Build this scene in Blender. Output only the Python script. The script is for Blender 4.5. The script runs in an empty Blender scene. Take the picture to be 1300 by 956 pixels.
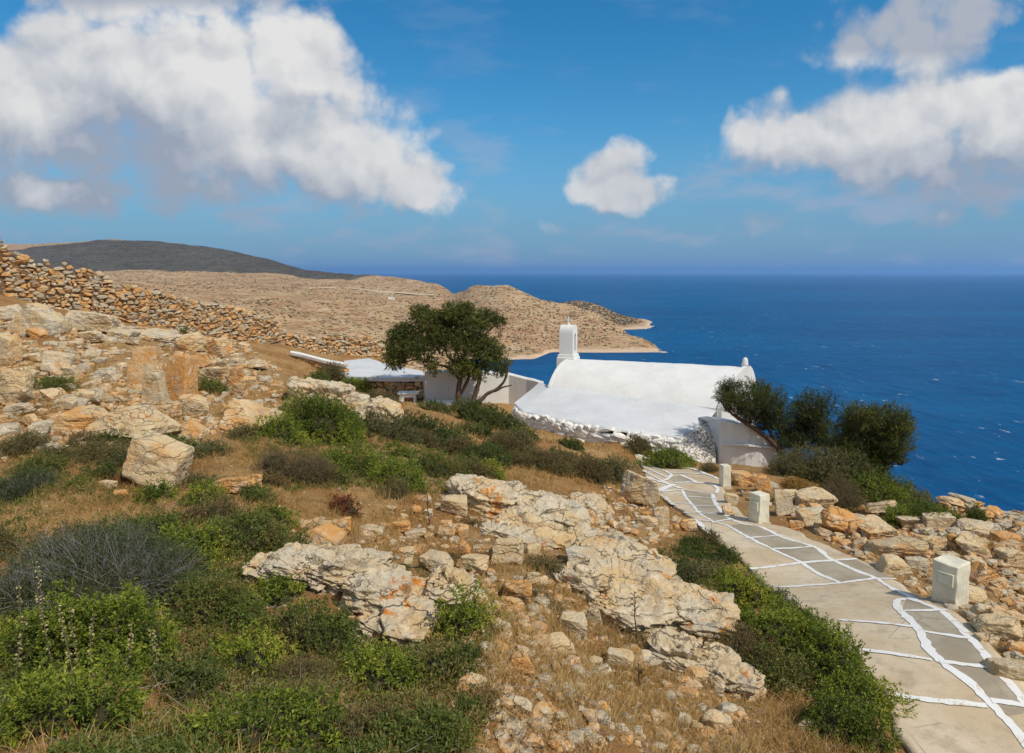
import bpy, bmesh, math, random
import numpy as np
from math import radians, sin, cos, pi, sqrt, atan2
SEED = 11
rng = np.random.default_rng(SEED); random.seed(SEED)
scene = bpy.context.scene
COL = scene.collection
R = radians

# ------------------------------------------------------------------ camera geometry
F = 867.0; HY = 345.4; CYP = 433.0
TH = math.atan((CYP-HY)/F); CT, ST = cos(TH), sin(TH)
SEA = -150.0
def P(px, py, Y):
    v = (CYP-py)/F; t = Y/(CT+v*ST)
    return np.array([(px-650)/F*t, Y, t*(-ST+v*CT)])
def proj(p):
    x, y, z = p; d = y*CT - z*ST; u = y*ST + z*CT
    return 650+F*x/d, CYP-F*u/d
cam_d = bpy.data.cameras.new('camera'); cam = bpy.data.objects.new('camera', cam_d); COL.objects.link(cam)
cam.rotation_euler = (pi/2-TH, 0, 0); cam_d.sensor_width = 36; cam_d.lens = 36*F/1300
cam_d.shift_y = -(478-CYP)/1300; cam_d.clip_start = .1; cam_d.clip_end = 200000
scene.camera = cam

# ------------------------------------------------------------------ numpy noise
def _h(ix, iy, iz, s):
    n = (ix.astype(np.int64)*374761393 + iy.astype(np.int64)*668265263 + iz.astype(np.int64)*2147483647 + s*1274126177) & 0xffffffff
    n = ((n ^ (n >> 13))*1274126177) & 0xffffffff
    n = (n ^ (n >> 16)) & 0xffff
    return n/65535.0*2-1
def vn(p, s=0):
    i = np.floor(p); f = p-i; f = f*f*(3-2*f); i = i.astype(np.int64)
    x, y, z = i[:, 0], i[:, 1], i[:, 2]; fx, fy, fz = f[:, 0], f[:, 1], f[:, 2]
    r = 0
    for a in (0, 1):
        for b in (0, 1):
            for c in (0, 1):
                w = (fx if a else 1-fx)*(fy if b else 1-fy)*(fz if c else 1-fz)
                r = r + w*_h(x+a, y+b, z+c, s)
    return r
def fbm(p, o=4, s=0):
    r = 0; a = 1.; q = np.array(p, float)
    for k in range(o):
        r = r+a*vn(q, s+k*7); q = q*2.03+3.1; a *= .5
    return r

# ------------------------------------------------------------------ object helpers
def tag(o, label=None, cat=None, group=None, kind=None):
    for k, v in (('label', label), ('category', cat), ('group', group), ('kind', kind)):
        if v: o[k] = v
    return o
def mesh(name, V, Fc, mats=(), mi=None, smooth=True, attr=None):
    """Fc: (n,k) int array or a list of tuples"""
    me = bpy.data.meshes.new(name); V = np.asarray(V, np.float32)
    if isinstance(Fc, np.ndarray):
        n, k = Fc.shape
        me.vertices.add(len(V)); me.vertices.foreach_set('co', V.ravel())
        me.loops.add(n*k); me.loops.foreach_set('vertex_index', Fc.astype(np.int32).ravel())
        me.polygons.add(n); me.polygons.foreach_set('loop_start', np.arange(0, n*k, k, dtype=np.int32))
        me.update(calc_edges=True)
    else:
        me.from_pydata([tuple(map(float, v)) for v in V], [], [tuple(int(i) for i in f) for f in Fc])
    for m in mats: me.materials.append(m)
    n = len(me.polygons)
    if mi is not None: me.polygons.foreach_set('material_index', np.asarray(mi, np.int32))
    me.polygons.foreach_set('use_smooth', np.full(n, smooth))
    if attr is not None:
        for an, av in attr.items():
            a = me.attributes.new(an, 'FLOAT', 'FACE'); a.data.foreach_set('value', np.asarray(av, np.float32))
    me.validate(); me.update()
    return me
def obj(name, me, parent=None, loc=None):
    o = bpy.data.objects.new(name, me); COL.objects.link(o)
    if parent is not None: o.parent = parent
    if loc is not None: o.location = tuple(map(float, loc))
    return o
def empty(name, loc=(0, 0, 0), rz=0):
    o = bpy.data.objects.new(name, None); COL.objects.link(o); o.location = tuple(map(float, loc)); o.rotation_euler.z = rz
    o.empty_display_size = .2
    return o
class MB:
    def __init__(s): s.V = []; s.F = []; s.M = []; s.n = 0
    def add(s, V, Fc, m=0):
        V = np.asarray(V, float)
        s.V.append(V); s.F += [tuple(int(i)+s.n for i in f) for f in Fc]; s.M += [m]*len(Fc); s.n += len(V)
    def build(s, name, mats, parent=None, smooth=False, loc=None):
        V = np.concatenate(s.V)
        if loc is not None: V = V-np.asarray(loc)
        return obj(name, mesh(name, V, s.F, mats, s.M, smooth), parent, loc)
    def box(s, c, size, rz=0, m=0, taper=1., bev=0):
        bm = bmesh.new(); bmesh.ops.create_cube(bm, size=1)
        for v in bm.verts:
            k = taper if v.co.z > 0 else 1
            v.co = (v.co.x*size[0]*k, v.co.y*size[1]*k, v.co.z*size[2])
        if bev: bmesh.ops.bevel(bm, geom=bm.edges[:], offset=bev, segments=2, affect='EDGES', profile=.6)
        bm.verts.ensure_lookup_table()
        V = np.array([v.co[:] for v in bm.verts]); Fc = [[v.index for v in f.verts] for f in bm.faces]; bm.free()
        c_, s_ = cos(rz), sin(rz)
        V = np.stack([V[:, 0]*c_-V[:, 1]*s_, V[:, 0]*s_+V[:, 1]*c_, V[:, 2]], 1)+np.asarray(c)
        s.add(V, Fc, m)
    def tube(s, pts, rad, sides=6, m=0):
        pts = np.asarray(pts, float); rad = np.broadcast_to(rad, len(pts)); V = []
        prev = None
        for i, p in enumerate(pts):
            d = pts[min(i+1, len(pts)-1)]-pts[max(i-1, 0)]; d = d/(np.linalg.norm(d)+1e-9)
            a = np.cross(d, [0, 0, 1] if abs(d[2]) < .9 else [1, 0, 0]) if prev is None else prev-d*np.dot(prev, d)
            a /= np.linalg.norm(a)+1e-9; prev = a; b = np.cross(d, a)
            for k in range(sides):
                t = 2*pi*k/sides; V.append(p+rad[i]*(a*cos(t)+b*sin(t)))
        Fc = [(i*sides+k, i*sides+(k+1) % sides, (i+1)*sides+(k+1) % sides, (i+1)*sides+k) for i in range(len(pts)-1) for k in range(sides)]
        Fc.append(tuple(range(sides))[::-1]); Fc.append(tuple(range((len(pts)-1)*sides, len(pts)*sides)))
        s.add(V, Fc, m)

# ------------------------------------------------------------------ material helpers
class N:
    def __init__(s, mat):
        mat.use_nodes = True; s.t = mat.node_tree; s.t.nodes.clear(); s.mat = mat
    def n(s, ty, **k):
        nd = s.t.nodes.new(ty)
        for a, v in k.items():
            if a.startswith('i_'):
                s.set(nd, a[2:].replace('_', ' '), v)
            else: setattr(nd, a, v)
        return nd
    def set(s, nd, key, v):
        sk = nd.inputs[int(key)] if key.isdigit() else nd.inputs[key]
        if isinstance(v, bpy.types.NodeSocket): s.t.links.new(v, sk)
        else:
            if isinstance(v, tuple) and len(v) == 3 and sk.type == 'RGBA': v = v+(1,)
            sk.default_value = v
    def m(s, op, a, b=0., c=0., clamp=False):
        nd = s.n('ShaderNodeMath', operation=op, use_clamp=clamp)
        s.set(nd, '0', a); s.set(nd, '1', b)
        if op in ('MULTIPLY_ADD', 'COMPARE', 'SMOOTH_MIN', 'SMOOTH_MAX'): s.set(nd, '2', c)
        return nd.outputs[0]
    def mix(s, f, a, b, blend='MIX'):
        nd = s.n('ShaderNodeMix', data_type='RGBA', blend_type=blend, clamp_factor=True)
        for idx, v in ((0, f), (6, a), (7, b)): s.set(nd, str(idx), v)
        return nd.outputs[2]
    def noise(s, vec, scale, detail=4, rough=.55, dist=0, out=0):
        nd = s.n('ShaderNodeTexNoise'); s.set(nd, 'Vector', vec)
        nd.inputs['Scale'].default_value = scale; nd.inputs['Detail'].default_value = detail
        nd.inputs['Roughness'].default_value = rough; nd.inputs['Distortion'].default_value = dist
        return nd.outputs[out]
    def ramp(s, fac, a, b, lo=0., hi=1., smooth=True):
        nd = s.n('ShaderNodeMapRange', clamp=True); nd.interpolation_type = 'SMOOTHSTEP' if smooth else 'LINEAR'
        for k, v in zip(('Value', 'From Min', 'From Max', 'To Min', 'To Max'), (fac, a, b, lo, hi)): s.set(nd, k, v)
        return nd.outputs[0]
    def pos(s): return s.n('ShaderNodeNewGeometry').outputs['Position']
    def scale(s, vec, k):
        nd = s.n('ShaderNodeVectorMath', operation='MULTIPLY'); s.set(nd, '0', vec); nd.inputs[1].default_value = k
        return nd.outputs[0]
    def bump(s, h, strength=.5, dist=.02, prev=None):
        nd = s.n('ShaderNodeBump'); s.set(nd, 'Height', h); nd.inputs['Strength'].default_value = strength
        nd.inputs['Distance'].default_value = dist
        if prev is not None: s.set(nd, 'Normal', prev)
        return nd.outputs[0]
    def out(s, col, rough=.9, normal=None, spec=.3, **k):
        b = s.n('ShaderNodeBsdfPrincipled'); s.set(b, 'Base Color', col); s.set(b, 'Roughness', rough)
        s.set(b, 'Specular IOR Level', spec)
        if normal is not None: s.set(b, 'Normal', normal)
        for a, v in k.items(): s.set(b, a.replace('_', ' '), v)
        o = s.n('ShaderNodeOutputMaterial'); s.t.links.new(b.outputs[0], o.inputs[0]); return b
def mat(name): return N(bpy.data.materials.new(name))

def limestone(name, warm, lichen=1., white=.35, scale=1., attr=False, crack=.75):
    m = mat(name); p = m.pos(); rnd = m.n('ShaderNodeAttribute', attribute_name='tint').outputs['Fac'] if attr else m.n('ShaderNodeObjectInfo').outputs['Random']
    off = m.n('ShaderNodeVectorMath', operation='ADD'); m.set(off, '0', p)
    cmb = m.n('ShaderNodeCombineXYZ'); m.set(cmb, 'X', m.m('MULTIPLY', rnd, 37.)); m.set(cmb, 'Z', m.m('MULTIPLY', rnd, 11.)); m.set(off, '1', cmb.outputs[0])
    p = off.outputs[0]
    big = m.noise(p, 2.2*scale, 3); mid = m.noise(p, 7*scale, 5, .65); fine = m.noise(p, 45*scale, 5, .7)
    a = m.mix(m.ramp(m.m('ADD', big, m.m('MULTIPLY', m.m('SUBTRACT', rnd, .5), .45)), .34, .66), (.60, .31, .105), (.64, .49, .29))
    if not warm: a = m.mix(m.ramp(big, .32, .68), (.60, .43, .23), (.56, .49, .375))
    if attr: a = m.mix(m.ramp(rnd, .45, .85, 0, .75), a, (.40, .36, .29)); a = m.mix(m.ramp(rnd, .0, .25, .5, 0), a, (.30, .22, .13))
    c = m.mix(m.ramp(mid, .62-white*.35, .74), a, (.70, .61, .46))
    c = m.mix(m.m('MULTIPLY', m.ramp(m.noise(p, 4.1*scale, 6, .6), .54, .64), .40 if warm else .50), c, (.36, .33, .29))
    lm = m.m('MULTIPLY', m.ramp(m.noise(p, 3.3*scale, 5, .6, .6), .60, .66), m.ramp(m.noise(p, 17*scale, 3), .42, .58))
    c = m.mix(m.m('MULTIPLY', lm, .8*lichen), c, (.58, .21, .03))
    # strata cracks
    sv = m.scale(p, (1.2, 1.2, 6.5)); cr = m.n('ShaderNodeTexVoronoi', feature='DISTANCE_TO_EDGE'); m.set(cr, 'Vector', m.n('ShaderNodeVectorMath', operation='ADD').outputs[0])
    va = cr.inputs['Vector'].links[0].from_node; m.set(va, '0', sv); m.set(va, '1', m.noise(p, 3*scale, 4, .6, out=1)); cr.inputs['Scale'].default_value = 1.6*scale
    ck = m.ramp(cr.outputs['Distance'], .0, .035, 1, 0)
    ck = m.m('MULTIPLY', ck, m.ramp(m.noise(p, 1.7*scale, 2), .42, .55))
    c = m.mix(m.m('MULTIPLY', ck, crack), c, (.16, .11, .07))
    c = m.mix(m.ramp(fine, .56, .70, 0, .7), c, (.19, .14, .09))
    c = m.mix(m.ramp(fine, .30, .42, .35, 0), c, (.72, .66, .56))
    h = m.m('ADD', m.m('MULTIPLY', mid, 1.0), m.m('ADD', m.m('MULTIPLY', fine, .35), m.m('MULTIPLY', ck, -.6)))
    m.out(c, .92, m.bump(h, 1., .05/scale), .2)
    return m.mat
M = {}
M['warm'] = limestone('warm_limestone', True, .9, .3, 1., False, .22)
M['grey'] = limestone('grey_limestone', False, .7, .4, 1., False, .25)
M['ledge'] = limestone('ledge_limestone', False, 1.3, .45, .9, False, .6)
M['rub'] = limestone('rubble_limestone', True, .4, .5, 1.6, True, .3)
M['wallstone'] = limestone('wall_stone', True, .7, .2, 1.3, True, .3)

def plaster(name, col, dirt=.12, sc=1., bumpd=.02):
    m = mat(name); p = m.pos()
    a = m.noise(p, 1.3*sc, 5, .6); b = m.noise(p, 9*sc, 4, .6); st = m.noise(m.scale(p, (3, 3, .5)), 2*sc, 4, .6)
    c = m.mix(m.ramp(a, .35, .7, 0, dirt), col, tuple(x*.62 for x in col))
    c = m.mix(m.ramp(st, .55, .75, 0, dirt*1.5), c, (col[0]*.66, col[1]*.62, col[2]*.54))
    m.out(c, .85, m.bump(m.m('ADD', m.m('MULTIPLY', a, 1.5), m.m('MULTIPLY', b, .4)), .6, bumpd), .2)
    return m.mat
M['white'] = plaster('whitewash', (.72, .725, .725), .22)
M['roofwhite'] = plaster('roof_whitewash', (.61, .63, .665), .28, .8)
M['bollard'] = plaster('cream_limewash', (.70, .67, .55), .5, 5, .006)
M['plaque'] = plaster('pale_plaque', (.60, .60, .47), .3, 12, .002)
m = mat('line_paint'); p = m.pos(); a = m.noise(p, 5, 6, .7); b = m.noise(p, 38, 4, .7)
c = m.mix(m.ramp(m.m('ADD', a, m.m('MULTIPLY', m.m('SUBTRACT', b, .5), .5)), .56, .66), (.72, .72, .72), (.50, .41, .29)); c = m.mix(m.ramp(b, .55, .75, 0, .35), c, (.42, .38, .32))
m.out(c, .9, m.bump(b, .5, .004), .2); M['paint'] = m.mat
def concrete(name, c1, c2):
    m = mat(name); p = m.pos()
    a = m.noise(p, 1.4, 5, .65); f = m.noise(p, 60, 4, .7); g = m.noise(p, 9, 5, .65)
    c = m.mix(m.ramp(a, .35, .65), c1, c2); c = m.mix(m.ramp(f, .5, .8, 0, .5), c, tuple(x*.55 for x in c1))
    c = m.mix(m.ramp(g, .52, .70, 0, .55), c, tuple(x*.62 for x in c2)); c = m.mix(m.ramp(m.noise(p, 3.1, 6, .7), .5, .68, 0, .5), c, (.30, .24, .17))
    cr = m.n('ShaderNodeTexVoronoi', feature='DISTANCE_TO_EDGE'); m.set(cr, 'Vector', p); cr.inputs['Scale'].default_value = 1.1
    ck = m.m('MULTIPLY', m.ramp(cr.outputs['Distance'], 0, .012, 1, 0), m.ramp(a, .5, .6))
    c = m.mix(m.m('MULTIPLY', ck, .5), c, (.12, .1, .08))
    m.out(c, .9, m.bump(m.m('ADD', f, g), .5, .006), .2); return m.mat
M['concrete'] = concrete('beige_concrete', (.50, .395, .265), (.59, .495, .37))
M['slab'] = concrete('grey_slab', (.30, .255, .19), (.41, .36, .28))

m = mat('soil'); p = m.pos()
a = m.noise(p, .8, 5, .6); b = m.noise(p, 6, 5, .7); g = m.noise(p, 40, 4, .7); s5 = m.noise(p, 22, 3, .6)
c = m.mix(m.ramp(a, .38, .62), (.34, .175, .065), (.45, .28, .12))
c = m.mix(m.ramp(b, .5, .7, 0, .7), c, (.16, .095, .05)); c = m.mix(m.ramp(b, .25, .42, .6, 0), c, (.42, .31, .19))
c = m.mix(m.ramp(g, .56, .70, 0, .7), c, (.50, .40, .28)); c = m.mix(m.ramp(s5, .62, .7, 0, .7), c, (.10, .07, .04))
m.out(c, .95, m.bump(m.m('ADD', m.m('MULTIPLY', b, 1.2), g), 1., .04), .1); M['soil'] = m.mat

def leafmat(name, cols, transl=.35, rough=.55):
    m = mat(name); t = m.n('ShaderNodeAttribute', attribute_name='tint').outputs['Fac']
    rnd = m.n('ShaderNodeObjectInfo').outputs['Random']
    cr = m.n('ShaderNodeValToRGB'); m.set(cr, 'Fac', m.m('ADD', t, m.m('MULTIPLY', m.m('SUBTRACT', rnd, .5), .34)))
    el = cr.color_ramp.elements
    while len(el) < len(cols): el.new(.5)
    for i, cc in enumerate(cols):
        el[i].position = i/(len(cols)-1); el[i].color = cc+(1,)
    c = cr.outputs[0]
    b = m.n('ShaderNodeBsdfPrincipled'); m.set(b, 'Base Color', c); b.inputs['Roughness'].default_value = rough; b.inputs['Specular IOR Level'].default_value = .3
    tr = m.n('ShaderNodeBsdfTranslucent'); m.set(tr, 'Color', m.mix(.5, c, (.25, .3, .02), 'MIX'))
    mx = m.n('ShaderNodeMixShader'); mx.inputs[0].default_value = transl*.6; m.t.links.new(b.outputs[0], mx.inputs[1]); m.t.links.new(tr.outputs[0], mx.inputs[2])
    o = m.n('ShaderNodeOutputMaterial'); m.t.links.new(mx.outputs[0], o.inputs[0]); return m.mat
M['mastic'] = leafmat('mastic_leaf', [(.05, .075, .014), (.12, .165, .02), (.23, .275, .028), (.37, .36, .05)])
M['herb'] = leafmat('herb_leaf', [(.05, .075, .018), (.10, .14, .025), (.17, .18, .045), (.28, .18, .07)])
M['darkgreen'] = leafmat('dark_leaf', [(.035, .055, .015), (.065, .095, .022), (.10, .13, .03), (.17, .17, .05)])
M['juniper'] = leafmat('juniper_sprig', [(.022, .035, .01), (.052, .069, .014), (.098, .113, .02), (.155, .15, .032)], .2)
M['olive'] = leafmat('grey_olive_leaf', [(.07, .08, .035), (.12, .125, .05), (.18, .17, .075), (.26, .21, .10)])
M['brown'] = leafmat('dry_brown_leaf', [(.13, .085, .04), (.20, .135, .06), (.10, .11, .04), (.30, .21, .10)])
M['orange'] = leafmat('orange_cushion_leaf', [(.22, .11, .03), (.33, .17, .04), (.42, .22, .06), (.28, .2, .06)])
M['spiny'] = leafmat('spiny_leaf', [(.03, .05, .016), (.055, .08, .022), (.085, .11, .035), (.20, .19, .15)])
M['red'] = leafmat('red_leaf', [(.09, .02, .012), (.16, .035, .02), (.22, .07, .03), (.10, .09, .03)])
M['straw'] = leafmat('straw', [(.30, .17, .055), (.45, .27, .09), (.55, .36, .15), (.64, .48, .24)], .4, .7)
def plain(name, col, rough=.85, var=.35, sc=20):
    m = mat(name); p = m.pos(); a = m.noise(p, sc, 4, .6)
    m.out(m.mix(m.ramp(a, .35, .7), col, tuple(x*(1-var) for x in col)), rough, m.bump(a, .5, .01), .15); return m.mat
M['bark'] = plain('bark', (.13, .09, .065)); M['twig'] = plain('twig', (.20, .15, .11)); M['greytwig'] = plain('grey_twig', (.30, .28, .27))
M['shadowtwig'] = plain('shaded_inner_twigs', (.05, .045, .02)); M['stalk'] = plain('stalk', (.10, .06, .04))  # inner twig colour holds the shade inside a bush
M['dark'] = plain('dark_opening', (.03, .028, .026)); M['wood'] = plain('brown_wood', (.13, .06, .035))
M['seed'] = leafmat('seed_pod', [(.3, .22, .1), (.45, .38, .18), (.55, .5, .25), (.5, .42, .2)])

# ------------------------------------------------------------------ terrain
CP = [(-150,500,10.5),(60,500,11),(200,520,11.5),(60,440,15.5),(200,440,17.5),(-60,400,18),(0,378,23.4),(100,398,25.5),(209,415,28.5),(300,432,32.5),(372,441,35.5),(430,452,39.5),(487,457,42),
 (300,460,18),(400,495,15),(500,524,17),(600,517,26.5),(450,500,27),(510,503,29),(650,510,30),(330,560,10.5),(180,605,8.5),(350,650,7),(450,720,6.3),(550,680,7.8),
 (650,770,6),(650,660,9),(560,605,11.5),(450,590,11),(560,556,15.5),(700,575,17),(700,606,14),(760,606,15),(800,660,10.5),(860,700,9.3),(850,760,7),(760,840,5.6),
 (950,740,8.5),(1000,820,6.3),(1000,950,4.8),(650,950,3.9),(200,960,3.05),(1300,950,4.9),(1200,860,5.65),(1205,768,7.3),(1000,700,9.65),(963,666,11.3),(880,640,13.3),(920,621,15.1),(815,585,19.5),
 (710,554,21.3),(806,571,20),(890,585,19.7),(914,588,20.2),(985,602,19.4),(1000,640,13),(1020,618,16),(1100,618,17),(1200,672,12.5),(1250,690,10.5),(1290,770,8),(1150,700,9.8),(1100,665,12),(1400,720,9.5),
 (1130,700,14.5),(1250,712,14.5),(1350,722,14),(1200,702,19),(1310,702,20),(1150,678,22),(1230,664,24.2),(1180,678,27),(1250,682,27),(1330,690,28),(1330,640,27),(1400,800,6.8),(650,860,4.6)]
CPz = [P(*c) for c in CP]
for px, py, Y, dz in [(100,700,5.5,-.33),(0,860,3.4,-.35),(300,800,4.6,-.22),(450,850,4.4,-.12),(20,640,6.6,-.25)]:
    q = P(px, py, Y); q[2] += dz; CPz.append(q)
CPz += [np.array(q, float) for q in [(0,0,-1.7),(40,10,-16),(44,38,-28),(14,42,-19),(6,33,-9.5),(0,46,-13),(-14,58,-11),(-40,40,-3),(-25,42,-5),(-42,10,1.2),(-10,-10,.2),(10,-8,-2.6),(34,-8,-10),(24,16,-8.5),(-3,-3,-1.3),(3,-2,-2.2)]]
CPz = np.array(CPz)
def tps_fit(X, z, lam=.02):
    n = len(X); d = np.linalg.norm(X[:, None]-X[None], axis=2); K = np.where(d > 0, d*d*np.log(d+1e-12), 0)+lam*np.eye(n)
    Pm = np.c_[np.ones(n), X]; A = np.zeros((n+3, n+3)); A[:n, :n] = K; A[:n, n:] = Pm; A[n:, :n] = Pm.T
    return np.linalg.solve(A, np.r_[z, 0, 0, 0])
TX = CPz[:, :2]; TW = tps_fit(TX, CPz[:, 2], .12)
def z0(x, y):
    x = np.atleast_1d(np.asarray(x, float)); y = np.atleast_1d(np.asarray(y, float)); sh = x.shape; x = x.ravel(); y = y.ravel()
    r = np.hypot(x, y); k = np.minimum(1, 45/np.maximum(r, 1e-6)); X = np.c_[x*k, y*k]
    o = np.empty(len(x))
    for i in range(0, len(x), 20000):
        q = X[i:i+20000]; d = np.linalg.norm(q[:, None]-TX[None], axis=2)
        o[i:i+20000] = (d*d*np.log(d+1e-12))@TW[:-3]+TW[-3]+q@TW[-2:]
    o -= .5*np.maximum(0, r-45)
    return o.reshape(sh)
def hit(px, py, dz=0):
    Ys = np.exp(np.linspace(math.log(2.2), math.log(60), 500)); v = (CYP-py)/F; t = Ys/(CT+v*ST)
    X = (px-650)/F*t; Z = t*(-ST+v*CT); g = z0(X, Ys)+dz; w = np.where(Z < g)[0]
    if len(w) == 0:
        i = int(np.argmin(np.where((Ys < 32) & (Ys > 8), Z-g, 1e9))); return np.array([X[i], Ys[i], g[i]])
    i = w[0]
    if i == 0: return np.array([X[0], Ys[0], g[0]])
    a = (Z[i-1]-g[i-1]); b = g[i]-Z[i]; f = a/(a+b+1e-9); Y = Ys[i-1]+(Ys[i]-Ys[i-1])*f
    return P(px, py, Y)
# path outline in the ground plane
LEFT = [(805,577),(817,592),(819,605),(834,625),(853,641),(871,653),(883,662),(898,677),(930,705),(962,732),(1000,762),(1040,795),(1075,830),(1105,866),(1160,956),(1190,1020)]
RIGHT = [(809,576),(853,588),(914,609),(928,640),(943,655),(965,664),(1000,670),(1040,690),(1075,704),(1112,722),(1142,742),(1178,766),(1208,776),(1244,806),(1268,830),(1302,866),(1372,956),(1420,1020)]
def dens(poly, n):
    P_ = np.array(poly, float); s = np.r_[0, np.cumsum(np.linalg.norm(np.diff(P_, axis=0), axis=1))]; u = np.linspace(0, s[-1], n)
    return np.c_[np.interp(u, s, P_[:, 0]), np.interp(u, s, P_[:, 1])]
Lw = np.array([hit(*q) for q in LEFT]); Rw = np.array([hit(*q) for q in RIGHT])
PATH2 = np.r_[Lw[:, :2], Rw[::-1, :2]]
def inpoly(x, y, poly):
    c = np.zeros(len(x), bool); n = len(poly)
    for i in range(n):
        x1, y1 = poly[i]; x2, y2 = poly[(i+1) % n]
        m_ = ((y1 > y) != (y2 > y)) & (x < (x2-x1)*(y-y1)/((y2-y1) if y2 != y1 else 1e-9)+x1); c ^= m_
    return c
def dpath(x, y):
    """signed-ish distance to the path outline, negative inside"""
    q = np.c_[x, y]; d = np.full(len(q), 1e9); n = len(PATH2)
    for i in range(n):
        a = PATH2[i]; b = PATH2[(i+1) % n]; ab = b-a; t = np.clip(((q-a)@ab)/(ab@ab+1e-9), 0, 1)
        d = np.minimum(d, np.linalg.norm(q-a-t[:, None]*ab, axis=1))
    return np.where(inpoly(q[:, 0], q[:, 1], PATH2), -d, d)
def zg(x, y):
    x = np.atleast_1d(np.asarray(x, float)).ravel(); y = np.atleast_1d(np.asarray(y, float)).ravel()
    z = z0(x, y); d = dpath(x, y); k = np.clip(d/.8, 0, 1)
    p = np.c_[x, y, np.zeros(len(x))]
    b = .10*fbm(p*.8, 3, 5)+.04*fbm(p*4, 3, 9)+np.where(np.hypot(x, y) > 30, 1.2*vn(p*.06, 3)*np.clip((np.hypot(x, y)-30)/30, 0, 1), 0)
    return z+b*k-.03*(1-k)
def G(px, py, off=0):
    h = hit(px, py)
    if h is None: return None
    return np.array([h[0], h[1], float(zg(h[0], h[1])[0])+off])
na, nr = 620, 330
al = np.linspace(0, 1, na, endpoint=False)
ang = np.sort(np.r_[np.linspace(-50, 50, 500)*pi/180, np.linspace(50, 310, 122)[1:-1]*pi/180]); na = len(ang)
rad = np.exp(np.linspace(math.log(.6), math.log(420), nr))
A_, R_ = np.meshgrid(ang, rad); X = (R_*np.sin(A_)).ravel(); Y = (R_*np.cos(A_)).ravel()
Z = zg(X, Y); idx = np.arange(nr*na).reshape(nr, na)
i0 = idx[:-1]; i1 = idx[1:]; q = np.stack([i0, np.roll(i0, -1, 1), np.roll(i1, -1, 1), i1], -1).reshape(-1, 4)[:, ::-1]
V = np.c_[X, Y, Z]
g = obj('ground', mesh('ground', V, q, [M['soil']])); tag(g, kind='structure')

# ------------------------------------------------------------------ path, its slabs and painted lines
n = 160
Ld, Rd = dens(Lw[:, :2], n), dens(Rw[:, :2], n)
for k_, D in enumerate((Ld, Rd)):
    D += .05*np.c_[fbm(np.c_[D*3, np.zeros(n)], 3, 21+k_), fbm(np.c_[D*3, np.ones(n)], 3, 31+k_)]
K = 22; V = []; Fc = []
for i in range(n):
    for j in range(K):
        xy = Ld[i]+(Rd[i]-Ld[i])*j/(K-1); V.append([xy[0], xy[1], 0])
V = np.array(V); V[:, 2] = z0(V[:, 0], V[:, 1])+.012
id_ = np.arange(n*K).reshape(n, K)
Fc = np.stack([id_[:-1, :-1], id_[:-1, 1:], id_[1:, 1:], id_[1:, :-1]], -1).reshape(-1, 4)
# skirt so that the slab has an edge
rim = np.r_[id_[:, 0], id_[-1, 1:], id_[::-1, -1][1:], id_[0, ::-1][1:-1]]
Vs = V[rim]-[0, 0, .07]; nb = len(V); V = np.r_[V, Vs]; m_ = len(rim)
Fs = np.array([[rim[i], rim[(i+1) % m_], nb+(i+1) % m_, nb+i] for i in range(m_)])
path = obj('path', mesh('path', V, np.r_[Fc, Fs][:, ::-1], [M['concrete']])); tag(path, kind='structure')
def drape(pts, off=.012, step=.045, ext=None):
    W = np.array([hit(*q)[:2] for q in pts]); L = np.linalg.norm(np.diff(W, axis=0), axis=1).sum(); return dens(W, max(3, int(L/step)))
MK = MB()
def line(pts, w, off=.017):
    if len(pts) <= 3:
        q = np.array(pts, float); e = 3.5; a_ = q[0]-q[1]; b_ = q[-1]-q[-2]; q[0] += a_/np.linalg.norm(a_)*e; q[-1] += b_/np.linalg.norm(b_)*e; pts = [tuple(v) for v in q]
    # pts in the plane of the ground; w in metres
    D = drape(pts); n = len(D)
    if n > 6:
        for _ in range(3): D[1:-1] = (D[:-2]+D[1:-1]*2+D[2:])/4
    T = np.gradient(D, axis=0); T /= np.linalg.norm(T, axis=1)[:, None]+1e-9; Nn = np.c_[-T[:, 1], T[:, 0]]
    wl = w*(.5+.13*fbm(np.c_[D*5, np.zeros(n)], 2, 40)+.20*vn(np.c_[D*19, np.zeros(n)], 40)); wr = w*(.5+.13*fbm(np.c_[D*5, np.ones(n)*4], 2, 50)+.20*vn(np.c_[D*19, np.ones(n)], 50))
    a = D+Nn*wl[:, None]; b = D-Nn*wr[:, None]; V = []
    for i in range(n):
        V += [[a[i, 0], a[i, 1], 0], [D[i, 0], D[i, 1], 0], [b[i, 0], b[i, 1], 0]]
    V = np.array(V); V[:, 2] = z0(V[:, 0], V[:, 1])+off
    MK.add(V, [(3*i+k, 3*i+k+1, 3*i+4+k, 3*i+3+k) for i in range(n-1) for k in (0, 1)])
OUT = [(905,628),(907,636),(910,643),(917,651),(927,660),(943,666),(965,669),(992,683),(1023,692),(1038,697),(1054,711),(1081,723),(1112,735),(1140,752),(1168,766),(1198,778),(1226,806),(1251,834),(1278,866),(1345,945)]
MID = [(866,623),(870,631),(880,643),(888,653),(905,663),(924,668),(942,679),(963,690),(992,704),(1017,715),(1038,729),(1066,741)]
LOOP = [(1168,766),(1152,761),(1139,763),(1136,770),(1143,777),(1155,788),(1166,800),(1176,822),(1192,840),(1208,852),(1228,866),(1290,930),(1310,956)]
line(OUT, .075); line(MID, .062, .0175); line(LOOP, .085, .018)
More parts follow.
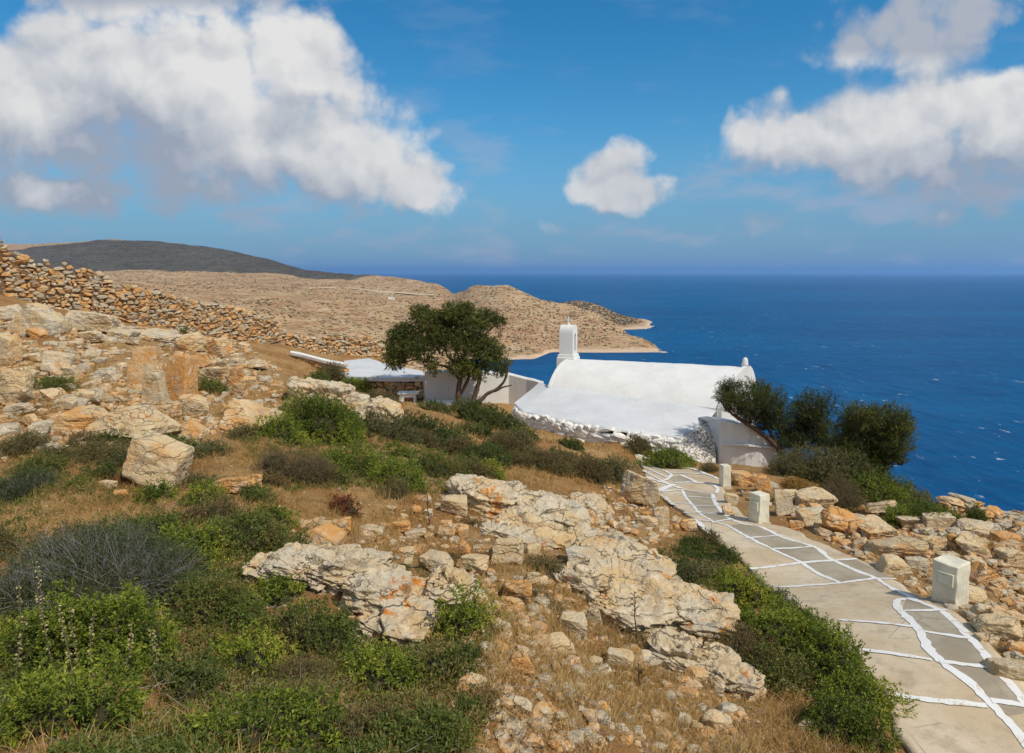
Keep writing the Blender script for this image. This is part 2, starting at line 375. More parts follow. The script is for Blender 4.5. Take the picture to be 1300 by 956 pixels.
for k_, (l, w) in enumerate([([(956,723),(1025,715),(1052,713)], .05), ([(1056,713),(1085,711)], .05), ([(985,747),(1035,744),(1066,742),(1110,736)], .05), ([(1116,736),(1134,736)], .04),
    ([(950,684),(975,682),(992,681)], .05), ([(984,698),(1012,697),(1032,695)], .05), ([(1145,777),(1172,777),(1198,776)], .055), ([(1176,804),(1200,808),(1228,812)], .055), ([(1196,842),(1228,846),(1258,849)], .055),
    ([(1068,789),(1110,792),(1157,797)], .045), ([(1098,827),(1140,833),(1179,839)], .05), ([(1128,884),(1180,892),(1250,899)], .055), ([(1262,893),(1290,897),(1312,899)], .055),
    ([(870,623),(888,625),(903,627)], .05), ([(873,631),(890,632),(905,634)], .05), ([(882,643),(895,643),(907,643)], .055), ([(890,653),(902,653),(915,653)], .055), ([(907,664),(916,662),(926,661)], .05),
    ([(836,625),(850,624),(864,623)], .07), ([(854,640),(868,640),(878,641)], .06), ([(871,652),(880,652),(887,651)], .06), ([(884,662),(894,662),(903,663)], .05),
    ([(856,614),(875,613),(895,614),(907,617),(912,622),(909,627)], .08), ([(810,578),(831,584),(853,590),(880,596),(895,602),(912,609)], .09), ([(816,587),(829,594),(845,599),(853,604),(846,610),(836,613)], .07),
    ([(819,594),(831,600),(844,606)], .07), ([(820,606),(834,611),(853,617),(864,621)], .12), ([(819,600),(832,607),(846,614)], .06), ([(866,605),(873,608),(882,612)], .09), ([(854,601),(872,602),(890,603)], .07),
    ([(838,628),(846,634),(853,640)], .13), ([(884,663),(893,671),(900,678)], .1), ([(834,625),(845,620),(853,617)], .14)]):
    line(l, w*(1.1 if w < .1 else .9), .0185+.00025*k_)
mk = MK.build('painted_lines', [M['paint']], path); mk['label'] = 'white limewash lines painted over the path slabs'
# grey slab panels between the painted lines
SL = MB()
def panel(pts, off=.0145):
    W = np.array([hit(*q)[:2] for q in pts]); c = W.mean(0); n_ = 10; rings = []
    D = dens(np.r_[W, W[:1]], 41)[:-1]
    V = [np.r_[c, 0]]
    for r_ in range(1, n_+1): V += [np.r_[c+(d-c)*r_/n_, 0] for d in D]
    V = np.array(V); V[:, 2] = z0(V[:, 0], V[:, 1])+off; m2 = len(D)
    Fc = [(0, 1+i, 1+(i+1) % m2) for i in range(m2)]
    for r_ in range(n_-1):
        a = 1+r_*m2; b = a+m2; Fc += [(a+i, b+i, b+(i+1) % m2, a+(i+1) % m2) for i in range(m2)]
    SL.add(V, Fc)
for pp in [[(866,623),(905,628),(907,636),(910,643),(917,651),(927,660),(905,663),(888,653),(880,643),(870,631)], [(924,668),(943,666),(965,669),(992,683),(1023,692),(992,704),(963,690),(942,679)],
           [(1023,692),(1038,697),(1054,711),(1081,723),(1112,735),(1066,741),(1038,729),(1017,715),(992,704)], [(1152,762),(1168,766),(1198,778),(1226,806),(1251,834),(1278,866),(1310,905),(1275,912),(1228,866),(1208,852),(1192,840),(1176,822),(1166,800),(1155,788),(1143,777)],
           [(846,606),(866,605),(880,612),(856,613)], [(1081,711),(1085,711),(1134,735),(1112,735),(1060,712)]]:
    panel(pp)
sl = SL.build('paving_slabs', [M['slab']], path, smooth=True); sl['label'] = 'darker grey slabs along the seaward side of the path'

# ------------------------------------------------------------------ rocks
def ico(sub):
    bm = bmesh.new(); bmesh.ops.create_icosphere(bm, subdivisions=sub, radius=1); V = np.array([v.co[:] for v in bm.verts]); Fc = np.array([[v.index for v in f.verts] for f in bm.faces]); bm.free(); return V, Fc
ICO = {k: ico(k) for k in (1, 2, 3, 4, 5, 6)}
def rock(seed, sub=4, planes=11, rough=.05, blocky=.5, soft=.03, strata=0.):
    """unit rock: every extent is about 1, centred"""
    r_ = np.random.default_rng(seed); D, Fc = ICO[sub]
    nr_ = r_.normal(size=(planes, 3)); nr_ /= np.linalg.norm(nr_, axis=1)[:, None]
    ax = np.array([[1, .1, 0], [-1, .1, .1], [0, 1, .1], [.1, -1, 0], [.1, 0, 1], [0, .1, -1]])+r_.normal(size=(6, 3))*.16; ax /= np.linalg.norm(ax, axis=1)[:, None]
    Nn = np.r_[nr_, ax]; dd = np.r_[r_.uniform(.78, 1.25, planes), r_.uniform(.62, .85, 6)/max(.35, blocky+.4)]
    dot = D@Nn.T; rr = np.where(dot > .02, dd/np.maximum(dot, .02), 9)
    a = 1/soft/2; rad_ = -np.log(np.exp(-a*np.minimum(rr, 3)).sum(1))/a
    V = D*rad_[:, None]
    V /= np.abs(V).max(0)*2
    n1 = fbm(V*3.3+seed, 4, seed); n2 = fbm(V*11+seed, 3, seed+3)
    n3 = 1-2*np.abs(fbm(V*6+seed, 3, seed+5)); V += D*(rough*.5*n1+rough*.18*n2+rough*.20*n3)[:, None]
    if strata:
        zz = V[:, 2]*9+1.5*fbm(V*2, 2, seed+9)+V[:, 0]*2; st = np.abs((zz % 1)-.5)*2
        V[:, :2] *= (1+strata*(st-.5)*.5)[:, None]
    return V, Fc
NV = 18; RV = {}
for mk_ in ('warm', 'grey'):
    for i in range(NV):
        if mk_ == 'warm': Vr, Fr = rock(100+i, 5, 10+i % 6, .07, .35+.3*(i % 3), .02, .10*(i % 4 == 0))
        else: Vr, Fr = RV[('warm', i)][1:3]
        me = mesh('stone', Vr, Fr, [M[mk_]], smooth=False); RV[(mk_, i)] = (me, Vr, Fr)
def crag(seed, planes, soft=.02, rough=.05):
    D, Fc = ICO[5]; pl = np.array(planes, float); Nn = unit_(pl[:, :3]); dot = D@Nn.T; rr = np.minimum(np.where(dot > .02, pl[:, 3]/np.maximum(dot, .02), 9), 3); a = 1/soft/2
    V = D*(-np.log(np.exp(-a*rr).sum(1))/a)[:, None]; V = (V-(V.max(0)+V.min(0))/2); V /= np.abs(V).max(0)*2
    V += D*(rough*(.5*fbm(V*3+seed, 4, seed)+.2*(1-2*np.abs(fbm(V*7, 3, seed+1)))+.12*fbm(V*16, 2, seed+3)))[:, None]; return V, Fc
unit_ = lambda v: v/np.linalg.norm(v, axis=1)[:, None]
SP = {'peak': [(0,0,-1,.35),(-.42,.05,.9,.40),(.55,.1,.8,.40),(0,-1,.35,.42),(0,1,.2,.5),(1,0,-.1,.85),(-1,0,-.1,1.0),(.2,-.8,.6,.45)],
      'block': [(1,.15,-.15,.5),(-1,-.1,.1,.5),(.1,-1,.35,.42),(0,1,0,.5),(.22,.1,1,.46),(0,0,-1,.55),(.8,-.2,.7,.62),(-.3,-.6,-.8,.6)],
      'upright': [(1,.1,.12,.45),(-1,.1,.15,.45),(.1,-1,.1,.45),(0,1,0,.5),(.1,0,1,.85),(0,0,-1,.9),(.7,-.1,.7,.85),(-.7,-.1,.7,.9)],
      'wedge': [(1,0,.3,.5),(-.5,0,.9,.38),(0,-1,.4,.4),(0,1,0,.5),(.3,.2,.9,.42),(0,0,-1,.4),(-1,0,-.2,.8)]}
for k_, (nm, pl_) in enumerate(SP.items()):
    for mk_ in ('warm', 'grey'): V_, F_ = crag(40+k_, pl_); RV[(mk_, nm)] = (mesh('stone', V_, F_, [M[mk_]], smooth=False), V_, F_)
occupied = []
def place_stone(px, base, w, h, mk_='warm', lab=None, var=None, name='stone', cat='stone', group=None, tilt=8, depth=.75, yaw=None, sink=.05):
    g_ = G(px, base-h*.08)
    if g_ is None: return None
    t = g_[1]/(CT+(CYP-base)/F*ST); W = w*t/F; H = h*t/F
    # the top recedes on ground that is seen from above: part of the picture height is depth
    el = atan2(-g_[2], g_[1]); Dp = max(W*depth, .5*H); Hh = max(H-Dp*sin(el)*.30, H*.66, W*.22)/max(.75, cos(el))
    var = int(rng.integers(NV)) if var is None else var
    o = bpy.data.objects.new(name, RV[(mk_, var)][0]); COL.objects.link(o)
    o.location = (g_[0], g_[1]+Dp*.28, float(zg(g_[0], g_[1]+Dp*.28)[0])+Hh*(.5-sink)); o.scale = (W*1.02, Dp, Hh*(1+sink))
    o.rotation_euler = (R(rng.uniform(-tilt, tilt)), R(rng.uniform(-tilt, tilt)), R(rng.uniform(-18, 18)) if yaw is None else yaw)
    if rng.random() < .5 and var is not None: o.scale.x *= -1
    tag(o, lab, cat, group); occupied.append((o.location.x, o.location.y, max(W, Dp)*.5)); return o
ST_ = [
 (184,492,46,47,'warm','tall rounded ochre boulder at the left of a leaning pair in the upper field'),
 (226,507,44,58,'warm','biggest upright ochre boulder right of the standing white stone'),
 (194,512,30,42,'grey','white faced standing stone leaning on two ochre boulders'),
 (14,522,46,50,'warm','large lichen streaked boulder at the left edge above the brown scrub'),
 (69,481,38,31,'grey','grey block with a flat white top in the left stone field'),
 (130,486,38,17,'grey','flat white stone left of the pair of ochre boulders'),
 (8,468,34,42,'warm','ochre block at the left edge above the lichen streaked boulder'),
 (40,430,60,42,'grey','triangular grey crag high at the left under the ruined wall'),
 (118,428,62,28,'grey','wide grey rubble block below the ruined wall'),
 (8,412,40,24,'grey','dark layered stone at the left edge below the wall'),
 (112,440,30,18,'warm','wedge of cream stone with an orange side under the wide grey block'),
 (150,437,42,15,'grey','low grey slab left of the dark green tuft in the stone row'),
 (196,437,56,22,'grey','long grey boulder lying along the row of stones above the ochre pair'),
 (240,452,38,26,'warm','squat cream boulder right behind the ochre pair'),
 (275,460,32,30,'warm','orange boulder standing at the right of the stone row'),
 (253,470,28,22,'warm','wedge stone leaning right beside the biggest ochre boulder'),
 (272,490,34,27,'warm','dark fronted ochre block right of the biggest ochre boulder'),
 (298,489,23,24,'warm','squared cream block at the right end of the stone group'),
 (316,468,34,12,'grey','thin pale slab capping the right end of the stone row'),
 (302,503,24,18,'warm','orange stone below the squared cream block'),
 (312,549,68,40,'warm','big cracked ochre boulder sloping down to the right over green scrub'),
 (346,546,34,26,'warm','split slab at the right foot of the cracked ochre boulder'),
 (160,560,92,40,'warm','wide white peaked slab resting above the leaning lichen block'),
 (98,549,68,28,'warm','long rounded tan boulder left of the white peaked slab'),
 (193,627,80,64,'warm','leaning square block with orange lichen on its face'),
 (47,555,36,26,'grey','white wedge stone left of the tan boulder'),
 (22,530,32,14,'grey','flat white stone in a small heap at the far left'),
 (38,541,20,14,'warm','rounded pink stone below the flat white one at left'),
 (243,530,38,32,'warm','hooked cream stone below the biggest ochre boulder'),
 (210,534,32,18,'warm','low cream stone with a white end above the peaked slab'),
 (240,552,36,23,'warm','pointed cream stone right of the peaked slab'),
 (107,517,30,18,'warm','orange stone with a white crown left of the standing stone'),
 (67,512,24,16,'warm','small ochre stone under the grey block with white top'),
 (292,628,66,26,'warm','long tan slab sunk in the slope right of the lichen block'),
 (182,522,18,18,'grey','small white round stone below the standing stone'),
 (135,628,20,12,'warm','small cream stone at the left foot of the lichen block'),
 (152,634,17,10,'warm','small orange stone in grass below the lichen block'),
 (408,697,48,29,'warm','flat white stone lying alone in dry grass at centre left'),
 (412,667,22,14,'grey','small white stone behind the flat white one'),
 (437,676,18,26,'warm','narrow upright tan stone right of the flat white one'),
 (471,669,32,14,'warm','low tan stone in a loose row of stones in the grass'),
 (508,667,28,15,'warm','pink tan stone in the middle of the loose row'),
 (525,674,32,12,'grey','long low grey stone beside the tall dry stalk'),
 (497,680,12,9,'grey','tiny white block below the loose row of stones'),
 (576,665,38,22,'warm','streaked orange boulder left under the white bedrock'),
 (567,685,23,24,'warm','white and orange wedge in front of the streaked boulder'),
 (586,688,18,20,'warm','leaning thin stone right of the white and orange wedge'),
 (511,709,28,14,'warm','tan stone with pointed right end above the near ledge'),
 (518,722,12,14,'grey','bright white upright chip at the edge of the near ledge'),
 (552,734,46,27,'grey','grey boulder with two orange lichen spots on the near ledge'),
 (585,715,24,18,'warm','cream stone right above the spotted grey boulder'),
 (600,738,40,24,'warm','low tan boulder right of the spotted grey boulder'),
 (618,724,24,20,'warm','squat cream stone behind the low tan boulder'),
 (645,735,38,32,'warm','square pinkish block with a cracked flat face in the centre'),
 (677,715,18,15,'warm','small cream stone right of the square pinkish block'),
 (656,776,46,30,'warm','smooth cream boulder on the dry slope below the square block'),
 (675,757,22,16,'warm','orange stone touching the back of the smooth cream boulder'),
 (648,789,32,18,'warm','flat tan stone under the smooth cream boulder'),
 (610,784,17,18,'warm','orange topped chip at the edge of the green scrub'),
 (661,868,34,22,'warm','rounded cream boulder low in the grass at bottom centre'),
 (682,814,32,14,'warm','pale flat stone half sunk in dry grass at bottom centre'),
 (642,808,18,17,'warm','small pink stone beside the bottom scrub'),
 (726,811,40,22,'grey','grey white wedge pointing right on the dry slope'),
 (705,834,48,24,'warm','broad tan stone below the grey white wedge'),
 (755,849,21,14,'warm','small cream stone left of the low white boulder'),
 (786,850,35,18,'grey','low white boulder near the bottom under the long ledge'),
 (826,846,30,17,'grey','pale elongated stone below the end of the long ledge'),
 (870,855,22,13,'warm','white peaked stone near the painted end of the ledge'),
 (885,870,28,16,'warm','flat cream slab at the bottom left of the painted ledge end'),
 (816,647,50,44,'grey','big rounded white boulder at the left border of the path'),
 (820,670,28,19,'warm','cream stone below the big rounded boulder by the path'),
 (840,670,20,26,'grey','rough grey stone on the path edge below the rounded boulder'),
 (874,673,22,17,'warm','orange white stone at the path edge above the green hedge'),
 (742,728,60,28,'grey','white rounded boulder between the two ledges'),
 (773,746,24,22,'grey','small white boulder at the right foot of the rounded one'),
 (842,752,30,20,'warm','cream stone perched on the long ledge near the hedge'),
 (678,703,18,10,'warm','thin pink stone in grass under the upper bedrock'),
 (755,800,20,24,'grey','narrow upright grey stone on the dry slope'),
 (945,618,34,20,'warm','orange fronted boulder just behind the farthest post'),
 (968,631,30,28,'warm','boulder half orange half grey behind the middle post'),
 (996,660,24,34,'grey','blue grey upright boulder right of the middle post'),
 (1006,642,26,18,'warm','orange boulder on top of the heap right of the middle post'),
 (1040,652,50,28,'warm','bright orange double boulder in front of the orange cushion'),
 (1036,668,40,20,'grey','dark grey block under the bright orange boulder'),
 (1072,682,48,34,'warm','mixed cream boulder at the start of the rubble bank'),
 (1090,684,32,22,'warm','orange boulder left of the big cream slab in the bank'),
 (1118,687,56,27,'warm','big cream orange slab boulder on the crest of the bank'),
 (1118,664,46,17,'grey','flat grey slab behind the big cream boulder at the bushes'),
 (1158,673,32,16,'grey','grey brown block on the crest left of the pointed boulder'),
 (1193,677,36,24,'grey','pointed grey boulder standing on the crest of the bank'),
 (1246,687,54,20,'grey','long grey slab on the crest right of the pointed boulder'),
 (1140,709,70,25,'warm','long tan slab stretched along the bank above the path'),
 (1187,706,30,19,'warm','cream diamond shaped boulder right of the long tan slab'),
 (1175,694,26,14,'warm','small tan block between pointed boulder and diamond shaped one'),
 (1166,725,27,18,'grey','shiny white boulder with dark cracks above the nearest post'),
 (1138,731,42,24,'warm','sloping tan slab on the inner side of the bank'),
 (1210,704,15,17,'warm','small upright cream stone right of the diamond boulder'),
 (1238,715,44,22,'warm','long orange slab tilted down behind the nearest post'),
 (1227,694,30,12,'grey','low grey slab under the crest slab'),
 (1250,744,36,26,'warm','white faced cream boulder right behind the nearest post'),
 (1241,725,26,13,'warm','flat pink stone above the white faced boulder'),
 (1208,717,30,14,'grey','grey stone right above the nearest post'),
 (1240,771,30,24,'warm','yellow slab leaning down beside the nearest post'),
 (1255,784,30,18,'grey','dark grey rough stone right of the nearest post foot'),
 (1287,774,24,12,'warm','small white block at the right edge level with the post foot'),
 (1270,810,54,30,'warm','large orange boulder at the right edge below the nearest post'),
 (1284,792,42,18,'warm','flat orange slab at the right edge over the large orange boulder'),
 (1254,816,26,13,'grey','white flat stone beside the path below the orange boulder'),
 (1292,830,24,18,'warm','cream stone at the right edge above the pale slab'),
 (1284,864,50,28,'grey','pale cracked slab at the lower right edge of the path'),
 (1286,724,34,26,'warm','broad tan boulder at the right edge in the bank'),
 (1272,756,26,18,'warm','brown wedge stone between bank boulders at the right edge'),
 (1280,700,32,16,'warm','rounded orange stone at the right edge on the crest'),
 (1225,668,20,10,'grey','small pale stone at the end of the bank by the bushes'),
 (930,640,22,16,'grey','pale stone left of the middle post beside the grey slabs'),
 (925,656,22,14,'warm','reddish stone between the path loop and the middle post'),
 (1012,672,18,12,'warm','small orange stone under the blue grey boulder'),
]
for k_, (px, b, w, h, mk_, lab) in enumerate(ST_):
    place_stone(px, b, w, h, mk_, lab, var={0: 'upright', 1: 'upright', 2: 'upright', 22: 'peak', 24: 'block', 37: 'wedge', 53: 'block', 18: 'wedge', 20: 'wedge', 7: 'peak', 30: 'peak', 4: 'block', 99: 'peak'}.get(k_, (k_*7) % NV), name='boulder' if w > 34 else 'stone', cat='boulder' if w > 34 else 'stone', depth=.8 if w > h*1.5 else .7)

# zones of smaller countable stones (fill to about 300 in all)
def zone(poly, n, wmin, wmax, mks, lab, grp, asp=.6):
    poly = np.array(poly, float); c = 0; tries = 0
    while c < n and tries < n*60:
        tries += 1
        px = rng.uniform(poly[:, 0].min(), poly[:, 0].max()); py = rng.uniform(poly[:, 1].min(), poly[:, 1].max())
        if not inpoly(np.array([px]), np.array([py]), poly)[0]: continue
        g_ = hit(px, py)
        if g_ is None or dpath(g_[:1], g_[1:2])[0] < .12: continue
        w = wmin*(wmax/wmin)**(rng.random()**1.4); rw = w*g_[1]/F*.5
        if any((g_[0]-a)**2+(g_[1]-b)**2 < (.75*(r_+rw))**2 for a, b, r_ in occupied): continue
        place_stone(px, py, w, w*asp*rng.uniform(.7, 1.2), mks[int(rng.integers(len(mks)))], lab, group=grp, tilt=22); c += 1
zone([(0,405),(60,400),(300,438),(350,470),(340,500),(250,515),(0,560)], 62, 11, 26, ('warm','warm','grey'), 'cream rubble stone in the upper left stone field', 'rubble stones in the upper left field')
zone([(1000,655),(1100,655),(1300,690),(1300,860),(1210,775),(1060,690)], 58, 9, 24, ('warm','warm','grey'), 'broken cream stone wedged in the bank right of the path', 'rubble stones in the bank beside the path')
zone([(700,650),(790,620),(860,665),(820,690),(740,690)], 20, 7, 15, ('warm','warm','grey'), 'small orange white stone left of the bend of the path', 'small stones by the bend of the path')
zone([(380,650),(620,655),(720,720),(900,860),(640,862),(600,740),(420,700)], 26, 7, 18, ('warm','warm','grey'), 'small cream stone lying in dry grass in the centre', 'small stones in the dry grass')
zone([(560,860),(1060,862),(1100,950),(500,950)], 8, 20, 38, ('warm','grey'), 'cream stone lying in dry grass at the very bottom', 'stones in the grass at the bottom')

# gravel: nobody could count it
def cloud_of(items, name, matl, sub, nvar=6, attr=None, kind='stuff'):
    Vs = []; Fs = []; n0 = 0; vs = [rock(500+i, sub, 7, .06, .6, .03) for i in range(nvar)]
    for (x, y, z, sx, sy, sz, rz, rx) in items:
        V_, F_ = vs[int(rng.integers(nvar))]; V_ = V_*[sx, sy, sz]
        c_, s_ = cos(rx), sin(rx); V_ = np.c_[V_[:, 0], V_[:, 1]*c_-V_[:, 2]*s_, V_[:, 1]*s_+V_[:, 2]*c_]
        c_, s_ = cos(rz), sin(rz); V_ = np.c_[V_[:, 0]*c_-V_[:, 1]*s_, V_[:, 0]*s_+V_[:, 1]*c_, V_[:, 2]]+[x, y, z]
        Vs.append(V_); Fs.append(F_+n0); n0 += len(V_)
    return mesh(name, np.concatenate(Vs), np.concatenate(Fs), [matl], smooth=False, attr={'tint': np.concatenate([np.full(len(f_), rng.random()) for f_ in Fs])})
def hits(px, py):
    Ys = np.exp(np.linspace(math.log(2.2), math.log(70), 240)); v = (CYP-py)/F; t = Ys[None]/(CT+v*ST)[:, None]
    X_ = ((px-650)/F)[:, None]*t; Z_ = t*(-ST+v*CT)[:, None]; out = np.full((len(px), 3), np.nan)
    g_ = z0(X_, np.broadcast_to(Ys, X_.shape)); m_ = Z_ < g_; i = m_.argmax(1); ok = m_.any(1); i = np.maximum(i, 1); r_ = np.arange(len(px))
    a = Z_[r_, i-1]-g_[r_, i-1]; b = g_[r_, i]-Z_[r_, i]; f = np.clip(a/(a+b+1e-9), 0, 1); Yh = Ys[i-1]+(Ys[i]-Ys[i-1])*f
    tt = Yh/(CT+v*ST); out = np.c_[(px-650)/F*tt, Yh, tt*(-ST+v*CT)]; out[~ok] = np.nan
    return out
def rubble(n, polys, s0, s1, edge=.06):
    its = []
    for poly, wt in polys:
        poly = np.array(poly, float); k = int(n*wt*2); px = rng.uniform(poly[:, 0].min(), poly[:, 0].max(), k); py = rng.uniform(poly[:, 1].min(), poly[:, 1].max(), k)
        m_ = inpoly(px, py, poly); h_ = hits(px[m_], py[m_]); h_ = h_[~np.isnan(h_[:, 0])]
        dp = dpath(h_[:, 0], h_[:, 1]); h_ = h_[dp > edge]; z = zg(h_[:, 0], h_[:, 1])
        for (x, y, _), zz in zip(h_, z):
            s = s0*(s1/s0)**(rng.random()**2)*(.6+y/22); its.append((x, y, zz+s*.12, s*rng.uniform(.8, 1.5), s, s*rng.uniform(.5, .8), rng.uniform(0, 6.3), rng.uniform(-.4, .4)))
    return its
its = rubble(420, [([(-60,402),(60,395),(300,435),(360,470),(340,500),(200,520),(-60,570)], .6), ([(925,600),(1060,632),(1300,690),(1300,775),(1120,705),(960,655)], .5), ([(1195,634),(1400,648),(1400,692),(1225,674)], .8)], .12, .28)+rubble(900, [([(-60,402),(60,395),(300,435),(360,470),(360,520),(250,560),(-60,580)], 1.7), ([(985,640),(1100,655),(1400,690),(1400,900),(1300,862),(1210,775),(1060,690)], 1.3), ([(680,640),(790,610),(880,665),(820,690),(700,690)], .35),
    ([(330,640),(620,640),(900,760),(960,950),(560,950),(600,740),(420,700)], 1.0)], .05, .16)
o = obj('rubble', cloud_of(its, 'rubble', M['rub'], 2)); tag(o, 'loose broken limestone chips strewn over the slope', 'rubble', kind='stuff')
its = rubble(4500, [([(-60,402),(60,395),(300,435),(1400,690),(1400,960),(300,960),(-60,600)], 1.)], .015, .04, -.05)
o = obj('gravel', cloud_of(its, 'gravel', M['rub'], 1)); tag(o, 'fine orange gravel between stones and dry grass', 'gravel', kind='stuff')

# ------------------------------------------------------------------ bedrock outcrops (one mesh each)
def outcrop(pieces, name, label, mats, seed):
    Vs = []; Fs = []; n0 = 0
    for k_, (px, base, w, h, Dm, yaw, tl) in enumerate(pieces):
        g_ = G(px, base); t = g_[1]; W = w*t/F; H = h*t/F
        V_, F_ = rock(seed+k_*3, 6, 16, .045, .5, .03, .16)
        r2 = np.random.default_rng(seed*7+k_); ax_ = np.array([1.0, .9, .20]); q_ = V_+.05*np.c_[fbm(V_*4, 3, seed), fbm(V_*4+5, 3, seed), fbm(V_*4+9, 3, seed)]
        V_ = V_*[W*.94, Dm*.9, max(H, .25)*1.25]; q_ = q_*[W*1.0, Dm, max(H, .25)*1.5]
        sd2 = r2.uniform(-.55, .55, (24, 3))*[W, Dm, max(H, .25)*1.5]; dd_ = np.linalg.norm((q_[:, None]-sd2[None])/ax_, axis=2); od = np.argsort(dd_, axis=1)[:, :2]; i_ = np.arange(len(V_))
        d1_ = dd_[i_, od[:, 0]]; d2_ = dd_[i_, od[:, 1]]; ofs = r2.uniform(-.06, .06, 24)[od[:, 0]]; crk = np.clip(1-(d2_-d1_)/.05, 0, 1)
        V_ += ICO[6][0]*((ofs-.045*crk**1.5+.055*fbm(V_*1.7, 4, seed+1)+.030*(1-2*np.abs(fbm(V_*5, 5, seed+2)))+.012*fbm(V_*22, 3, seed+4)))[:, None]
        a_ = R(tl); V_ = np.c_[V_[:, 0]*cos(a_)+V_[:, 2]*sin(a_), V_[:, 1], -V_[:, 0]*sin(a_)+V_[:, 2]*cos(a_)]
        a_ = R(yaw); V_ = np.c_[V_[:, 0]*cos(a_)-V_[:, 1]*sin(a_), V_[:, 0]*sin(a_)+V_[:, 1]*cos(a_), V_[:, 2]]
        V_ += [g_[0], g_[1]+Dm*.3, float(zg(g_[0], g_[1]+Dm*.3)[0])+max(H, .25)*.08]
        occupied.append((g_[0], g_[1]+Dm*.3, min(W, Dm)*.45)); Vs.append(V_); Fs.append(F_+n0); n0 += len(V_)
        OUTC.append((g_[0], g_[1]+Dm*.3, W*.46, Dm*.46, a_))
    V_ = np.concatenate(Vs); c = V_.mean(0); c[2] = V_[:, 2].min()
    o = obj(name, mesh(name, V_-c, np.concatenate(Fs), mats, smooth=False), None, c); tag(o, label, 'rock outcrop')
OUTC = []
# (px, base y, width px, height px, depth m, yaw deg, tilt deg)
outcrop([(615,655,130,50,1.3,-12,4), (690,672,150,48,1.4,-14,8), (665,690,110,30,.9,-16,8), (745,700,80,36,.8,-22,10), (700,692,90,26,.7,-20,8)], 'bedrock_outcrop', 'long pale bedrock outcrop with rough layered front behind the dry grass in the centre', [M['ledge']], 900)
outcrop([(790,735,150,46,1.0,-22,9), (800,790,150,50,1.0,-30,10), (870,790,150,44,.9,-24,8), (745,765,90,34,.6,-18,6), (890,862,150,36,.7,-26,9), (800,765,120,34,.8,-26,8), (930,880,90,30,.5,-26,6)], 'bedrock_outcrop', 'cracked orange and white ledge running down towards the path and the green hedge', [M['ledge']], 930)
outcrop([(400,745,190,38,.75,-9,7), (500,775,170,52,.8,-12,10), (570,775,90,48,.7,-10,4), (350,735,110,28,.5,-6,3), (490,800,130,44,.5,-14,10)], 'bedrock_outcrop', 'near grey white ledge with orange lichen edges rising out of the green scrub', [M['ledge']], 960)
outcrop([(425,540,100,64,1.6,-16,10), (470,545,80,40,1.3,-16,14), (385,520,60,44,1.2,0,6)], 'bedrock_outcrop', 'grey hump of bedrock sloping right behind the green scrub', [M['ledge']], 990)
outcrop([(750,650,70,26,.8,-20,9)], 'bedrock_outcrop', 'low grey streaked ledge between pale outcrop and rounded boulder', [M['ledge']], 1010)
# white paint splash on the lower ledge end is on the rock itself
def occ_out(x, y, k=1.):
    m_ = np.zeros(len(x), bool)
    for (cx, cy, a, b, yw) in OUTC:
        dx = x-cx; dy = y-cy; u = dx*cos(yw)+dy*sin(yw); v = -dx*sin(yw)+dy*cos(yw); m_ |= (u/a)**2+(v/b)**2 < k
    return m_
def occ_stone(x, y):
    m_ = np.zeros(len(x), bool)
    for cx, cy, r_ in occupied:
        m_ |= (x-cx)**2+(y-cy)**2 < (r_*.8)**2
    return m_

